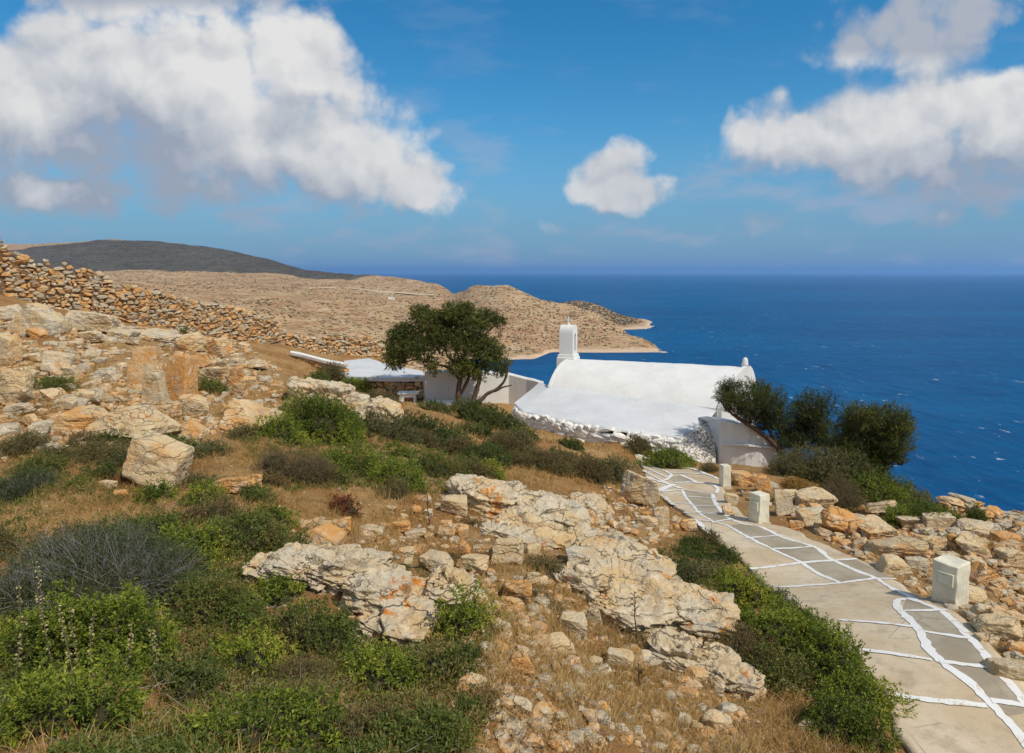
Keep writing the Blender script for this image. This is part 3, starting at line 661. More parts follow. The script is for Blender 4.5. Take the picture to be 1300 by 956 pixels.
#@@PART2
# ------------------------------------------------------------------ leaves
def leafquads(p, d, L, W, r_, droop=.15):
    n = len(p); a = r_.normal(size=(n, 3)); s = np.cross(d, a); s /= np.linalg.norm(s, axis=1)[:, None]+1e-9
    L = np.broadcast_to(L, n)[:, None]; W = np.broadcast_to(W, n)[:, None]
    mid = p+d*L*.5; up = np.cross(s, d)*L*.08
    V = np.stack([p, mid+s*W*.5+up, p+d*L-[0, 0, 1]*L*droop, mid-s*W*.5+up], 1).reshape(-1, 3)
    return V, np.arange(n*4).reshape(n, 4)
def unit(v): return v/(np.linalg.norm(v, axis=1)[:, None]+1e-9)
def foliage(ells, ns, L, W, sl, k, seed, up=.5, lump=.22, shell=.16, half=True, gap=.25, flow=(0, 0, 0)):
    """ells (cx,cy,cz,rx,ry,rz); ns sprigs of k leaves; returns V,F,tint"""
    r_ = np.random.default_rng(seed); E = np.array(ells, float); w = (E[:, 3]*E[:, 4]+E[:, 4]*E[:, 5]+E[:, 3]*E[:, 5]); w /= w.sum()
    N_ = int(ns*1.7); j = r_.choice(len(E), N_, p=w); D = unit(r_.normal(size=(N_, 3)))
    if half: D[:, 2] = np.where(D[:, 2] < -.12, -D[:, 2], D[:, 2])
    ph = j[:, None]*3.7+seed % 91
    rad_ = 1+lump*fbm(D*1.8+ph, 3, 3)+lump*.45*fbm(D*5+ph, 2, 5)
    dp = r_.exponential(shell, N_); g_ = vn(D*4.2+ph, 8) < -gap; dp = np.where(g_, dp+.35, dp); rad_ *= np.clip(1-dp, .2, 1)
    C = E[j, :3]+D*rad_[:, None]*E[j, 3:]
    inside = np.zeros(N_, bool)
    for q_, e in enumerate(E):
        u = (C-e[:3])/e[3:]; inside |= ((u**2).sum(1) < .62**2) & (j != q_)
    ok = ~inside & ((C[:, 2] > -.02) if half else True)
    C = C[ok][:ns]; D = D[ok][:ns]; j = j[ok][:ns]; n = len(C)
    sd = unit(D*.75+r_.normal(size=(n, 3))*.45+[0, 0, up]+np.array(flow)); ln = sl*r_.uniform(.5, 1.3, n)
    t = r_.random((n, k)); base = C[:, None]+sd[:, None]*(t*ln[:, None])[..., None]
    ld = unit((sd[:, None]*.8+r_.normal(size=(n, k, 3))*.62).reshape(-1, 3))
    s_ = r_.uniform(.65, 1.3, n*k)
    V, Fc = leafquads(base.reshape(-1, 3), ld, L*s_, W*s_, r_)
    patch = .5+.35*fbm(C*(1.3/max(E[0, 3], .3)), 3, seed % 50)
    tint = np.clip((patch[:, None]+r_.normal(size=(n, 1))*.13+r_.normal(size=(n, k))*.10).ravel(), 0, 1)
    return V, Fc, tint
def sticks(n, ells, r0, seed, inner=.15, outer=1.0, w=.004, spread=.3, up=.3):
    r_ = np.random.default_rng(seed); E = np.array(ells, float); j = r_.integers(0, len(E), n); D = unit(r_.normal(size=(n, 3))); D[:, 2] = np.abs(D[:, 2])
    a = E[j, :3]+D*E[j, 3:]*r_.uniform(inner, min(inner+.3, .9), n)[:, None]; a[:, 2] = np.maximum(a[:, 2]*.8, 0)
    d2 = unit(D+r_.normal(size=(n, 3))*spread+[0, 0, up*.3]); b = E[j, :3]+d2*E[j, 3:]*(outer*r_.uniform(.75, 1.12, n))[:, None]
    m_ = (a+b)/2+r_.normal(size=(n, 3))*np.linalg.norm(b-a, axis=1)[:, None]*.06
    V = []; Fc = []; d = unit(b-a); s1 = unit(np.cross(d, r_.normal(size=(n, 3)))); s2 = np.cross(d, s1)
    rings = []
    for q_, (p, ww) in enumerate(((a, w), (m_, w*.7), (b, w*.25))):
        for k in range(3):
            t = 2*pi*k/3; rings.append(p+(s1*cos(t)+s2*sin(t))*ww)
    V = np.stack(rings, 1).reshape(-1, 3); o_ = np.arange(n)[:, None]*9; Fs = []
    for q_ in (0, 1):
        for k in range(3): Fs.append(o_+np.array([q_*3+k, q_*3+(k+1) % 3, q_*3+3+(k+1) % 3, q_*3+3+k]))
    return V, np.concatenate(Fs)
KIND = { # mat, leaf len, leaf wid, sprig len, leaves, up, n sticks/m2, stick mat, core
 'mastic': ('mastic', .030, .0115, .085, 10, .5, 120, 'twig'), 'herb': ('herb', .030, .010, .07, 8, .6, 170, 'twig'),
 'dark': ('darkgreen', .028, .010, .07, 9, .5, 30, 'twig'), 'olive': ('olive', .028, .009, .08, 8, .4, 90, 'twig'),
 'brown': ('brown', .026, .008, .08, 7, .5, 160, 'twig'), 'orange': ('orange', .022, .008, .05, 9, .3, 40, 'twig'),
 'spiny': ('spiny', .026, .006, .11, 8, .35, 900, 'greytwig'), 'twiggy': ('brown', .02, .006, .07, 3, .4, 500, 'twig'), 'red': ('red', .03, .012, .06, 8, .4, 90, 'twig')}
def shrub(px, base, w, h, kind, label, dep=.8, den=1., group=None, name='shrub', seed=None, lobes=None):
    g_ = G(px, base-2)
    if g_ is None: return
    seed = int(rng.integers(1e6)) if seed is None else seed; r_ = np.random.default_rng(seed)
    mt, L, Wd, sl, k, up, nst, smt = KIND[kind]; W = w*g_[1]/F; H = h*g_[1]/F; Dp = W*dep; el = atan2(-g_[2], g_[1])
    Hh = max(H-Dp*sin(el)*.35, H*.75, W*.25); cy = g_[1]+Dp*.38; c = np.array([g_[0], cy, float(zg(g_[0], cy)[0])-.03])
    far = max(1, g_[1]/9.); L *= far**.75; Wd *= far**.9; sl *= far**.6
    nl = lobes or int(2+r_.integers(3)+W*1.5); ells = [(0, 0, 0, W*.40, Dp*.38, Hh*.86)]
    for q_ in range(nl):
        a = r_.uniform(0, 2*pi); rr = r_.uniform(.35, .8); s_ = r_.uniform(.35, .62)
        ells.append((cos(a)*W*.40*rr, sin(a)*Dp*.40*rr, Hh*r_.uniform(0, .28), W*.5*s_*.9, Dp*.5*s_*.9, Hh*s_*1.15))
    # follow the slope
    gx = (zg(c[0]+.4, c[1])[0]-zg(c[0]-.4, c[1])[0])/.8; gy = (zg(c[0], c[1]+.4)[0]-zg(c[0], c[1]-.4)[0])/.8
    ells = [(e[0], e[1], e[2]+gx*e[0]+gy*e[1], *e[3:]) for e in ells]
    area = sum(2.6*(e[3]*e[4]+e[4]*e[5]+e[3]*e[5])/1.5 for e in ells)
    ns = int(np.clip(den*2.1*area/(k*L*Wd*.6), 60, 7000))
    V, Fc, t = foliage([(e[0], e[1], e[2], e[3], e[4], e[5]) for e in ells], ns, L, Wd, sl, k, seed, up, half=False)
    zs = V[:, 2]-(gx*V[:, 0]+gy*V[:, 1]); q = zs.reshape(-1, 4).min(1) > -.06; Fc = Fc[q]; t = t[q]
    root = empty(name, c); tag(root, label, 'shrub', group)
    me = mesh('foliage', V, Fc, [M[mt]], smooth=False, attr={'tint': t}); obj('foliage', me, root)
    n2 = int(min(2600, nst*area)); core = [(e[0], e[1], e[2], e[3], e[4], e[5]) for e in ells]
    if n2 > 3:
        V, Fc = sticks(n2, core, 0, seed+1, (.35 if kind == 'spiny' else .1), 1.16 if kind in ('spiny', 'twiggy') else .97, .0030*far if kind in ('spiny',) else .003*far, .35)
        obj('stems', mesh('stems', V, Fc, [M[smt]]), root)
    # inner twigs fill the hollow bush; its shade is put into their dark colour
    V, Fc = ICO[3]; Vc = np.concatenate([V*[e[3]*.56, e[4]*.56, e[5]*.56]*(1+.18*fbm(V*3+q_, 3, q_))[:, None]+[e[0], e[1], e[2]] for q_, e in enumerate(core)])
    Fcc = np.concatenate([Fc+q_*len(V) for q_ in range(len(core))]); obj('shaded_inner_twigs', mesh('shaded_inner_twigs', Vc, Fcc, [M['shadowtwig']]), root)
    SHR.append((c[0], c[1], W*.42, Dp*.42)); return root
SHR = []
S = [
 (72,802,300,150,'spiny','large grey spiny cushion with silvery needles behind the bright mastic at lower left'),
 (15,640,110,58,'spiny','smaller grey spiny bush at the left edge above the large cushion'),
 (40,868,150,150,'mastic','bright green leafy mastic filling the lower left corner'),
 (135,862,130,135,'mastic','bright green mastic bush right against the grey spiny cushion'),
 (60,960,200,130,'mastic','mastic bush cut by the bottom left of the frame'),
 (215,900,120,90,'dark','dark green bush between the corner mastic and the mixed scrub'),
 (225,722,110,70,'mastic','green mastic with dry tops right of the grey cushion'),
 (285,705,140,62,'herb','wide green and brown scrub left of the flat white stone'),
 (250,790,120,75,'herb','mixed green scrub in the middle of the lower left slope'),
 (300,860,130,95,'mastic','yellow green scrub at the bottom beside the dark bush'),
 (390,830,130,85,'herb','scrub with grey twigs under the near grey ledge'),
 (345,775,80,45,'mastic','low green plant growing over the left end of the near ledge'),
 (470,880,140,80,'mastic','green scrub at the bottom under the near ledge'),
 (555,868,110,70,'herb','green scrub at the bottom right of the near ledge'),
 (595,825,95,90,'mastic','bright green bush against the right end of the near ledge'),
 (160,690,80,42,'herb','low green bush on top of the slope left of the wide scrub'),
 (330,960,190,110,'mastic','green scrub on the bottom edge left of centre'),
 (520,970,150,90,'herb','dry green scrub on the bottom edge near the centre'),
 (350,570,80,50,'mastic','green bush right under the cracked ochre boulder'),
 (395,565,110,78,'mastic','tall bright green bush in front of the bedrock hump'),
 (440,610,120,66,'mastic','green bush in the middle of the long scrub belt'),
 (370,620,110,60,'twiggy','tangle of bare grey branches in the scrub belt'),
 (500,635,95,70,'mastic','dark spotted green bush at the lower end of the scrub belt'),
 (555,615,80,50,'herb','green and straw bush right in the scrub belt'),
 (480,560,90,40,'olive','pale olive bush behind the scrub belt'),
 (547,568,112,44,'dark','smooth dark green dome behind the scrub belt'),
 (615,600,70,46,'dark','small dark bush with brown top beside the green dome'),
 (620,545,88,38,'dark','green rounded bush at the foot of the big olive tree'),
 (548,526,54,16,'dark','low green mat left of the olive tree foot'),
 (650,580,70,42,'brown','brown bush below the rounded green one'),
 (590,585,60,36,'brown','straw coloured bush right of the green dome'),
 (690,604,80,36,'brown','brown green bush in the row under the chapel wall'),
 (740,612,80,38,'brown','middle brown bush of the row under the chapel wall'),
 (785,614,70,44,'olive','olive brown dome at the head of the path'),
 (664,562,44,20,'dark','small dark green bush at the corner of the chapel wall'),
 (722,574,40,13,'dark','low dark bush touching the whitewashed rubble wall'),
 (850,598,90,38,'mastic','bright green hedge bush at the foot of the chapel wall by the path'),
 (810,580,40,20,'brown','grey brown tuft at the left end of the green hedge bush'),
 (903,602,30,16,'twiggy','purplish dry tuft at the corner of the white apse'),
 (880,735,130,58,'dark','dark green bush at the upper end of the path hedge'),
 (1105,918,110,70,'mastic','green bush hanging over the path edge at the bottom'),
 (950,778,115,66,'mastic','green bush in the path hedge beside the painted squares'),
 (900,760,70,40,'olive','silver green twiggy bush in the upper hedge'),
 (1008,832,130,80,'mastic','green bush in the middle of the path hedge'),
 (965,860,100,62,'brown','straw brown bush on the uphill side of the hedge'),
 (1078,872,112,92,'mastic','bright green end of the hedge touching the path'),
 (1010,880,120,66,'herb','green brown bush at the bottom of the hedge'),
 (1100,962,140,90,'mastic','green bush on the bottom edge beside the path'),
 (1052,620,140,72,'olive','big grey green bush under the windswept trees'),
 (1095,622,80,62,'dark','dark bush between the windswept trees'),
 (1018,634,66,30,'orange','orange brown cushion bush among the boulders'),
 (1080,654,70,42,'twiggy','bare brown twiggy bush right of the orange cushion'),
 (1130,662,110,58,'mastic','bright green bush behind the rubble bank'),
 (1190,676,100,46,'mastic','bright green bush behind the pointed boulder'),
 (1165,655,110,44,'olive','dark brownish bush on the sea side of the bright green ones'),
 (1215,668,50,30,'dark','dark green end of the bush row before the sea'),
 (1268,680,46,18,'olive','low grey bush behind the crest of the bank at right'),
 (985,640,40,16,'mastic','small green plant between boulders near the middle post'),
 (448,500,44,22,'mastic','small bright bush behind the bedrock hump'),
 (480,516,60,28,'brown','round brown bush right of the bedrock hump'),
 (668,505,36,18,'olive','small dark bush at the end of the courtyard wall'),
 (50,505,70,26,'herb','dark scrub around the blocks at the left edge'),
 (110,600,110,40,'brown','brown dry scrub under the tan boulder at left'),
 (40,610,90,36,'herb','dull green low scrub at the left edge above the cushion'),
 (220,580,60,32,'herb','small green tuft right of the white peaked slab'),
 (226,605,46,28,'red','dark red plant beside the leaning lichen block'),
 (138,625,34,18,'red','small dark red plant left of the lichen block'),
 (430,648,44,30,'red','reddish dry plant under the green scrub belt'),
 (262,500,44,22,'herb','dark scrub at the foot of the ochre blocks'),
 (300,560,50,22,'brown','straw tuft left below the cracked boulder'),
 (232,432,13,13,'dark','tiny dark green bush in the row of stones'),
 (758,712,60,22,'brown','dry brown cushion between the two ledges'),
 (690,745,56,26,'brown','straw brown cushion in front of the white rounded boulder'),
 (905,850,60,30,'brown','straw bush below the long ledge near the hedge'),
]
for px, base, w, h, *rest in S:
    near = base > 640 and px < 700
    shrub(px, base, w*(1.12 if near else 1.06), h*(1.0 if near else .92), *rest)
def fill(poly, n_, kinds, w0, w1, lab, grp, hk=.6):
    poly = np.array(poly, float); c = 0; t_ = 0
    while c < n_ and t_ < 4000:
        t_ += 1; px = rng.uniform(poly[:, 0].min(), poly[:, 0].max()); py = rng.uniform(poly[:, 1].min(), poly[:, 1].max())
        if not inpoly(np.array([px]), np.array([py]), poly)[0]: continue
        g_ = hit(px, py); w = w0*(w1/w0)**rng.random(); rw = w*g_[1]/F*.5
        if occ_out(g_[:1], g_[1:2]+rw*.5, 1.1)[0] or dpath(g_[:1], g_[1:2])[0] < rw*.8: continue
        if any((g_[0]-a)**2+(g_[1]+rw*.5-b)**2 < (.62*(max(r1, r2)+rw))**2 for a, b, r1, r2 in SHR): continue
        kd = kinds[int(rng.integers(len(kinds)))]; shrub(px, py, w, w*hk*rng.uniform(.8, 1.2), kd, lab, group=grp); c += 1
fill([(-120,720),(250,660),(330,800),(640,780),(640,970),(-120,970)], 26, ('mastic','herb','brown','olive','mastic','twiggy'), 60, 110, 'low green bush in the dense scrub at the bottom left', 'bushes of the dense scrub at the bottom left', .62)
fill([(170,640),(340,640),(365,700),(330,760),(180,740)], 9, ('mastic','herb','brown'), 45, 80, 'low mixed bush in the scrub left of the flat white stone', 'bushes left of the flat white stone')
fill([(330,500),(420,480),(520,560),(640,580),(640,640),(480,650),(330,640)], 15, ('mastic','brown','herb','brown'), 40, 72, 'low bush in the green and brown scrub belt', 'bushes of the scrub belt', .6)
fill([(570,545),(640,560),(700,580),(800,595),(800,615),(640,605)], 8, ('brown','olive','brown','dark'), 30, 55, 'small brown green bush in the row under the chapel', 'bushes under the chapel', .55)
fill([(840,680),(950,700),(1110,860),(1000,890),(860,740)], 10, ('mastic','dark','herb','brown'), 50, 80, 'green bush in the hedge on the uphill side of the path', 'bushes of the path hedge', .6)
fill([(1050,590),(1240,625),(1250,670),(1090,655)], 9, ('mastic','olive','dark'), 36, 60, 'green bush in the thicket between rubble bank and sea', 'bushes between the bank and the sea', .6)
fill([(-60,560),(240,560),(330,640),(0,640)], 14, ('herb','brown','olive','dark'), 40, 80, 'low dull bush in the brown scrub at the left', 'bushes of the brown scrub at the left', .4)
fill([(520,640),(880,720),(940,860),(640,860)], 9, ('brown','twiggy'), 18, 36, 'small dry brown cushion in the grass between the ledges', 'dry cushions between the ledges', .5)

# ------------------------------------------------------------------ dry grass and low herbs (uncountable)
def scatter_px(n, poly):
    poly = np.array(poly, float); px = rng.uniform(poly[:, 0].min(), poly[:, 0].max(), n*2); py = rng.uniform(poly[:, 1].min(), poly[:, 1].max(), n*2)
    m_ = inpoly(px, py, poly); h_ = hits(px[m_], py[m_]); h_ = h_[~np.isnan(h_[:, 0])][:n]
    h_[:, 2] = zg(h_[:, 0], h_[:, 1]); return h_
def grass(h_, k, L, w, name, matl, label, lean=.55, tsig=.2, toff=.5):
    m_ = (dpath(h_[:, 0], h_[:, 1]) > -.05) & ~occ_out(h_[:, 0], h_[:, 1], .8) & ~occ_stone(h_[:, 0], h_[:, 1]); h_ = h_[m_]; n = len(h_)
    far = np.maximum(1, h_[:, 1]/8)
    s = np.repeat(h_, k, 0); f = np.repeat(far, k); N_ = len(s); p = s+np.c_[rng.normal(size=(N_, 2))*.035*f[:, None], np.zeros(N_)]; p[:, 2] -= .01
    sz = np.repeat(rng.uniform(.5, 1.5, n)*(1+.5*vn(h_*[1.2, 1.2, 0], 4)), k)*rng.uniform(.6, 1.2, N_)*f**.35
    d = unit(np.c_[rng.normal(size=(N_, 2))*lean+[.12, 0], np.ones(N_)]); s1 = unit(np.cross(d, rng.normal(size=(N_, 3))))
    ww = (w*f)[:, None]; l = (L*sz)[:, None]; bend = np.c_[d[:, :2], -np.abs(d[:, 2])*.2]
    a = p-s1*ww*.5; b = p+s1*ww*.5; m1 = p+d*l*.55; c = m1+s1*ww*.35; e = m1-s1*ww*.35; tp = p+d*l+bend*l*.25; t1 = tp+s1*ww*.08; t2 = tp-s1*ww*.08
    V = np.stack([a, b, c, e, t1, t2], 1).reshape(-1, 3); o_ = np.arange(N_)[:, None]*6
    Fc = np.concatenate([o_+np.array([0, 1, 2, 3]), o_+np.array([3, 2, 4, 5])]); t = np.clip(toff+.22*fbm(np.repeat(h_, k, 0)*[.9, .9, 0], 2, 3)+rng.normal(size=N_)*tsig, 0, 1)
    o = obj(name, mesh(name, V, Fc, [M[matl]], smooth=False, attr={'tint': np.r_[t, t]})); tag(o, label, name.split('_')[-1], kind='stuff')
h_ = np.concatenate([scatter_px(5200, [(240,560),(420,600),(620,600),(800,610),(860,660),(930,780),(1000,870),(1120,970),(480,970),(620,860),(600,740),(420,690),(250,640)]),
    scatter_px(1200, [(-80,400),(60,395),(350,450),(340,520),(-80,560)]), scatter_px(2600, [(-80,470),(60,440),(360,470),(420,540),(420,620),(260,640),(-80,600)]), scatter_px(1500, [(-120,560),(260,600),(250,660),(-120,720)]), scatter_px(900, [(1000,640),(1100,655),(1350,700),(1400,900),(1300,862),(1210,775),(1060,690)]),
    scatter_px(1200, [(560,520),(820,570),(860,640),(560,640)]), scatter_px(1800, [(-150,560),(620,640),(620,990),(-150,990)]), scatter_px(500, [(330,440),(560,500),(560,560),(400,560)])])
pt = vn(h_*[1.1, 1.1, 0], 44)+.5*vn(h_*[3, 3, 0], 45); h_ = h_[(pt > -.2) | (rng.random(len(h_)) < .22)]
grass(h_, 14, .092, .0044, 'dry_grass', 'straw', 'dry golden grass between the stones')
h_ = np.concatenate([scatter_px(5200, [(-150,600),(250,640),(420,700),(600,740),(640,860),(560,990),(-150,990)]), scatter_px(1500, [(300,540),(420,500),(560,560),(640,600),(600,640),(320,620)]), scatter_px(700, [(-80,560),(240,560),(240,640),(-80,640)])])
m_ = (dpath(h_[:, 0], h_[:, 1]) > .1) & ~occ_out(h_[:, 0], h_[:, 1], .8) & ~occ_stone(h_[:, 0], h_[:, 1]); h_ = h_[m_ & (vn(h_*[1.3, 1.3, 0], 91) > -.35)]; k = 26; n = len(h_); f = np.repeat(np.maximum(1, h_[:, 1]/9), k)
p = np.repeat(h_, k, 0)+unit(rng.normal(size=(n*k, 3)))*[.07, .07, .05]*(rng.random((n*k, 1))**.4)*f[:, None]**.5; p[:, 2] = np.abs(p[:, 2]-np.repeat(h_[:, 2], k))+np.repeat(h_[:, 2], k)+.01
d = unit(rng.normal(size=(n*k, 3))*.7+[0, 0, .6]); V, Fc = leafquads(p, d, .034*rng.uniform(.6, 1.3, n*k)*f, .011*f, rng)
t = np.clip(np.repeat(.5+.35*vn(h_*[1.5, 1.5, 0], 7)+rng.normal(size=n)*.12, k)+rng.normal(size=n*k)*.1, 0, 1)
o = obj('low_herbs', mesh('low_herbs', V, Fc, [M['herb']], smooth=False, attr={'tint': t})); tag(o, 'low green and brown herbs under the scrub', 'herbs', kind='stuff')
# twigs and litter
h_ = scatter_px(2200, [(-100,520),(600,600),(860,640),(1000,870),(1100,970),(-100,990)]); h_ = h_[(dpath(h_[:, 0], h_[:, 1]) > .1)]
n = len(h_); d = unit(np.c_[rng.normal(size=(n, 2)), rng.uniform(-.1, .5, n)]); a = h_+[0, 0, .01]; L_ = rng.uniform(.08, .3, n)[:, None]; s1 = unit(np.cross(d, rng.normal(size=(n, 3)))); w_ = .002*np.maximum(1, h_[:, 1:2]/8)
V = np.stack([a-s1*w_, a+s1*w_, a+d*L_+s1*w_*.4, a+d*L_-s1*w_*.4], 1).reshape(-1, 3)
o = obj('dead_twigs', mesh('dead_twigs', V, np.arange(4*n).reshape(n, 4), [M['greytwig']], smooth=False)); tag(o, 'grey dead twigs lying through grass and scrub', 'twigs', kind='stuff')
for px, b, h, lab in [(545,667,47,'tall dry stalk standing in the grass left of the bedrock'), (808,812,72,'tall dry stalk leaning before the lower ledge'), (886,845,38,'short bent dry stalk at the lower end of the ledge'),(812,876,30,'thin dry stalk in the bottom grass')]:
    g_ = G(px, b); H = h*g_[1]/F; mb = MB(); lean = -.06 if px != 886 else .2
    pts = [g_+[lean*H*t+.006*sin(9*t), 0, H*t] for t in np.linspace(0, 1, 7)]; mb.tube(pts, np.linspace(.008, .003, 7), 5)
    for k in range(9):
        t = .55+.05*k; q_ = g_+[lean*H*t, 0, H*t]; a = rng.uniform(0, 6.3); mb.tube([q_, q_+[.035*cos(a), .035*sin(a), .03]], [.003, .005], 4)
    tag(mb.build('dry_stalk', [M['stalk']], loc=g_), lab, 'stalk')
# flowering spikes with pale pods in the corner mastic
for k, (px, b, h) in enumerate([(20,830,110),(48,800,120),(60,850,120),(105,860,90),(128,866,80),(30,880,90),(160,866,70),(190,862,60),(85,880,100)]):
    g_ = G(px, b+20); H = h*g_[1]/F*1.15; mb = MB(); pts = [g_+[.05*sin(t*2+k), .02*t, H*t] for t in np.linspace(0, 1, 8)]; mb.tube(pts, np.linspace(.004, .002, 8), 4)
    root = empty('seed_spike', g_)
    tag(root, 'thin stem with pale yellow seed pods rising from the corner mastic', 'seed spike', 'seed spikes in the corner mastic')
    st = mb.build('stem', [M['twig']], loc=g_); st.parent = root; st.location = (0, 0, 0)
    n = 46; t = rng.uniform(.3, 1, n); c = np.stack([.05*np.sin(t*2+k), .02*t, H*t], 1); d = unit(np.c_[rng.normal(size=(n, 2)), rng.uniform(-.1, .5, n)])
    V, Fc = leafquads(c+d*.004, d, .016, .012, rng); obj('pods', mesh('pods', V, Fc, [M['seed']], smooth=False, attr={'tint': rng.random(n)}), root)

# ------------------------------------------------------------------ trees
def tree(name, label, base, trunks, lobes, Y0, n, matl, L=.075, W=.026, sl=.2, k=9, half=False, up=.35, group=None, flow=(0, 0, 0), depthk=1.1, rt=.09, lump=.25, twn=500, back=0., gap=.2):
    b = G(*base); b = P(base[0], base[1], b[1]+back); root = empty(name, b); tag(root, label, 'tree', group)
    Yb = b[1]; mb = MB()
    for pts, r0, r1 in trunks:
        W_ = []
        for i, (px, py, dy) in enumerate(pts):
            q = P(px, py, Yb+dy)
            W_.append(q)
        W_ = np.array(W_); m_ = 14; u = np.linspace(0, len(W_)-1, m_); W2 = np.stack([np.interp(u, range(len(W_)), W_[:, i]) for i in range(3)], 1)
        for _ in range(2): W2[1:-1] = (W2[:-2]+W2[1:-1]*2+W2[2:])/4
        W2 += np.c_[.03*fbm(W2*3, 2, 3), .03*fbm(W2*3, 2, 4), np.zeros(m_)]; mb.tube(W2, np.linspace(r0, r1, m_)*(1+.15*fbm(W2*6, 2, 5)), 8)
    E = []; r_ = np.random.default_rng(len(name)+int(base[0]))
    for (px, py, rx, ry, *dz) in lobes:
        dy = dz[0] if dz else r_.uniform(-.5, .5); c = P(px, py, Yb+dy)-b; s = (Yb+dy)/F; E.append((c[0], c[1], c[2]-.04, rx*s*.92, (rx+ry)/2*s*depthk, ry*s*.86))
    V, Fc, t = foliage(E, n, L, W, sl, k, int(base[0]), up, lump, .14, False, gap, flow)
    obj('crown', mesh('crown', V, Fc, [M[matl]], smooth=False, attr={'tint': t}), root)
    tr = mb.build('trunk', [M['bark']], loc=b, smooth=True); tr.parent = root; tr.location = (0, 0, 0)
    # limbs that carry the lobes
    mb = MB()
    ends = [np.array(P(p_[-1][0], p_[-1][1], Yb+p_[-1][2]))-b for p_, _, _ in trunks]
    for e in E:
        c = np.array(e[:3]); s0 = min(ends, key=lambda q: np.linalg.norm(q-c)); mid = (s0+c)/2+[0, 0, -.1]
        mb.tube([s0, mid, c], [.035, .028, .012], 6)
        for _ in range(7):
            d = unit(r_.normal(size=(1, 3)))[0]; d[2] = abs(d[2])*.8; q = c+d*np.array(e[3:])*.8; mb.tube([mid+(c-mid)*r_.random(), (c+q)/2, q], [.016, .011, .004], 4)
    obj('limbs', mesh('limbs', np.concatenate(mb.V), mb.F, [M['bark']], mb.M, True), root)
    V, Fc = sticks(twn, E, 0, 5, .2, 1.0, .005, .3); obj('twigs', mesh('twigs', V, Fc, [M['bark']]), root)
    return root
tree('olive_tree', 'dark wind bent tree with three curving trunks before the white courtyard wall', (598,517),
     [([(584,517,0),(580,498,0),(584,482,0),(588,462,0),(592,440,0)], .13, .05), ([(584,500,0),(592,487,.1),(600,470,.1),(602,450,.2)], .08, .04), ([(600,514,.1),(604,497,.1),(610,478,.1),(609,462,.1)], .11, .05),
      ([(607,513,.2),(617,500,.2),(631,495,.2),(641,484,.2),(645,466,.2)], .09, .04), ([(628,497,.2),(640,491,.2),(650,489,.2)], .05, .02), ([(585,484,0),(570,466,-.2),(549,461,-.3),(532,455,-.3)], .06, .02),
      ([(588,470,0),(570,455,.2),(563,440,.2)], .05, .02)],
     [(505,434,17,22,0),(503,455,14,15,-.2),(516,420,13,12,.1),(534,398,15,13,.3),(545,408,13,12,-.2),(552,428,24,19,0),(530,440,18,16,-.3),(577,399,22,16,.2),(590,392,12,10,0),(562,402,12,12,.3),(616,403,14,13,.1),(605,412,14,14,-.4),(634,407,8,7,.2),(587,434,19,16,-.5),(586,463,20,13,-.4),(612,440,20,20,0),(606,468,18,13,.1),(635,464,12,13,.2),(628,446,12,12,.3),(575,420,18,14,.4),(548,458,8,7,-.2),(551,468,6,4,-.3)],
     26, 7600, 'juniper', .085, .03, .19, 9, rt=.1, lump=.34, gap=.12)
tree('juniper_tree', 'windswept juniper with two fans leaning left over the white apse', (1000,596),
     [([(1000,598,0),(987,565,0),(960,545,-.1),(930,528,-.1),(914,507,-.1)], .10, .02), ([(992,575,0),(975,545,.1),(962,520,.1)], .06, .02), ([(1000,590,.1),(1018,560,.2),(1032,535,.2),(1035,515,.2)], .09, .03), ([(940,534,-.1),(926,515,-.2),(918,498,-.2)], .03, .01)],
     [(952,508,36,21,0),(925,503,18,15,-.2),(926,491,10,7,-.1),(975,514,26,24,.2),(966,493,13,8,.3),(985,532,20,16,.1),(1033,517,25,21,.2),(1036,540,27,19,.3),(1000,560,24,12,.2),(1030,562,26,12,.2),(965,533,16,9,.1),(1052,560,18,14,.3),(1018,530,15,18,.3),(1003,548,18,14,.4),(948,522,16,8,0)],
     20, 5600, 'juniper', .065, .014, .22, 12, up=1.1, flow=(-.25, 0, 0), lump=.34, twn=1800, back=1.9)
tree('juniper_tree', 'rounder windswept juniper standing apart against the sea', (1100,618),
     [([(1104,618,0),(1100,590,0),(1092,565,0),(1088,540,0)], .11, .03), ([(1103,605,0),(1115,580,.1),(1125,555,.1),(1130,538,.1)], .09, .03), ([(1104,608,.1),(1118,595,.2),(1135,580,.2)], .05, .02)],
     [(1089,528,18,15,0),(1080,545,16,17,.2),(1124,535,32,20,.1),(1140,541,17,13,.3),(1100,554,30,24,.3),(1128,562,26,20,.1),(1100,585,22,18,.2),(1074,572,20,18,.1),(1084,598,22,16,.2),(1124,580,18,11,.2),(1112,596,13,8,.3),(1143,583,7,6,.2),(1095,575,18,14,.3)],
     20, 5600, 'juniper', .065, .014, .22, 12, up=1.1, flow=(.1, 0, 0), lump=.34, twn=1800)

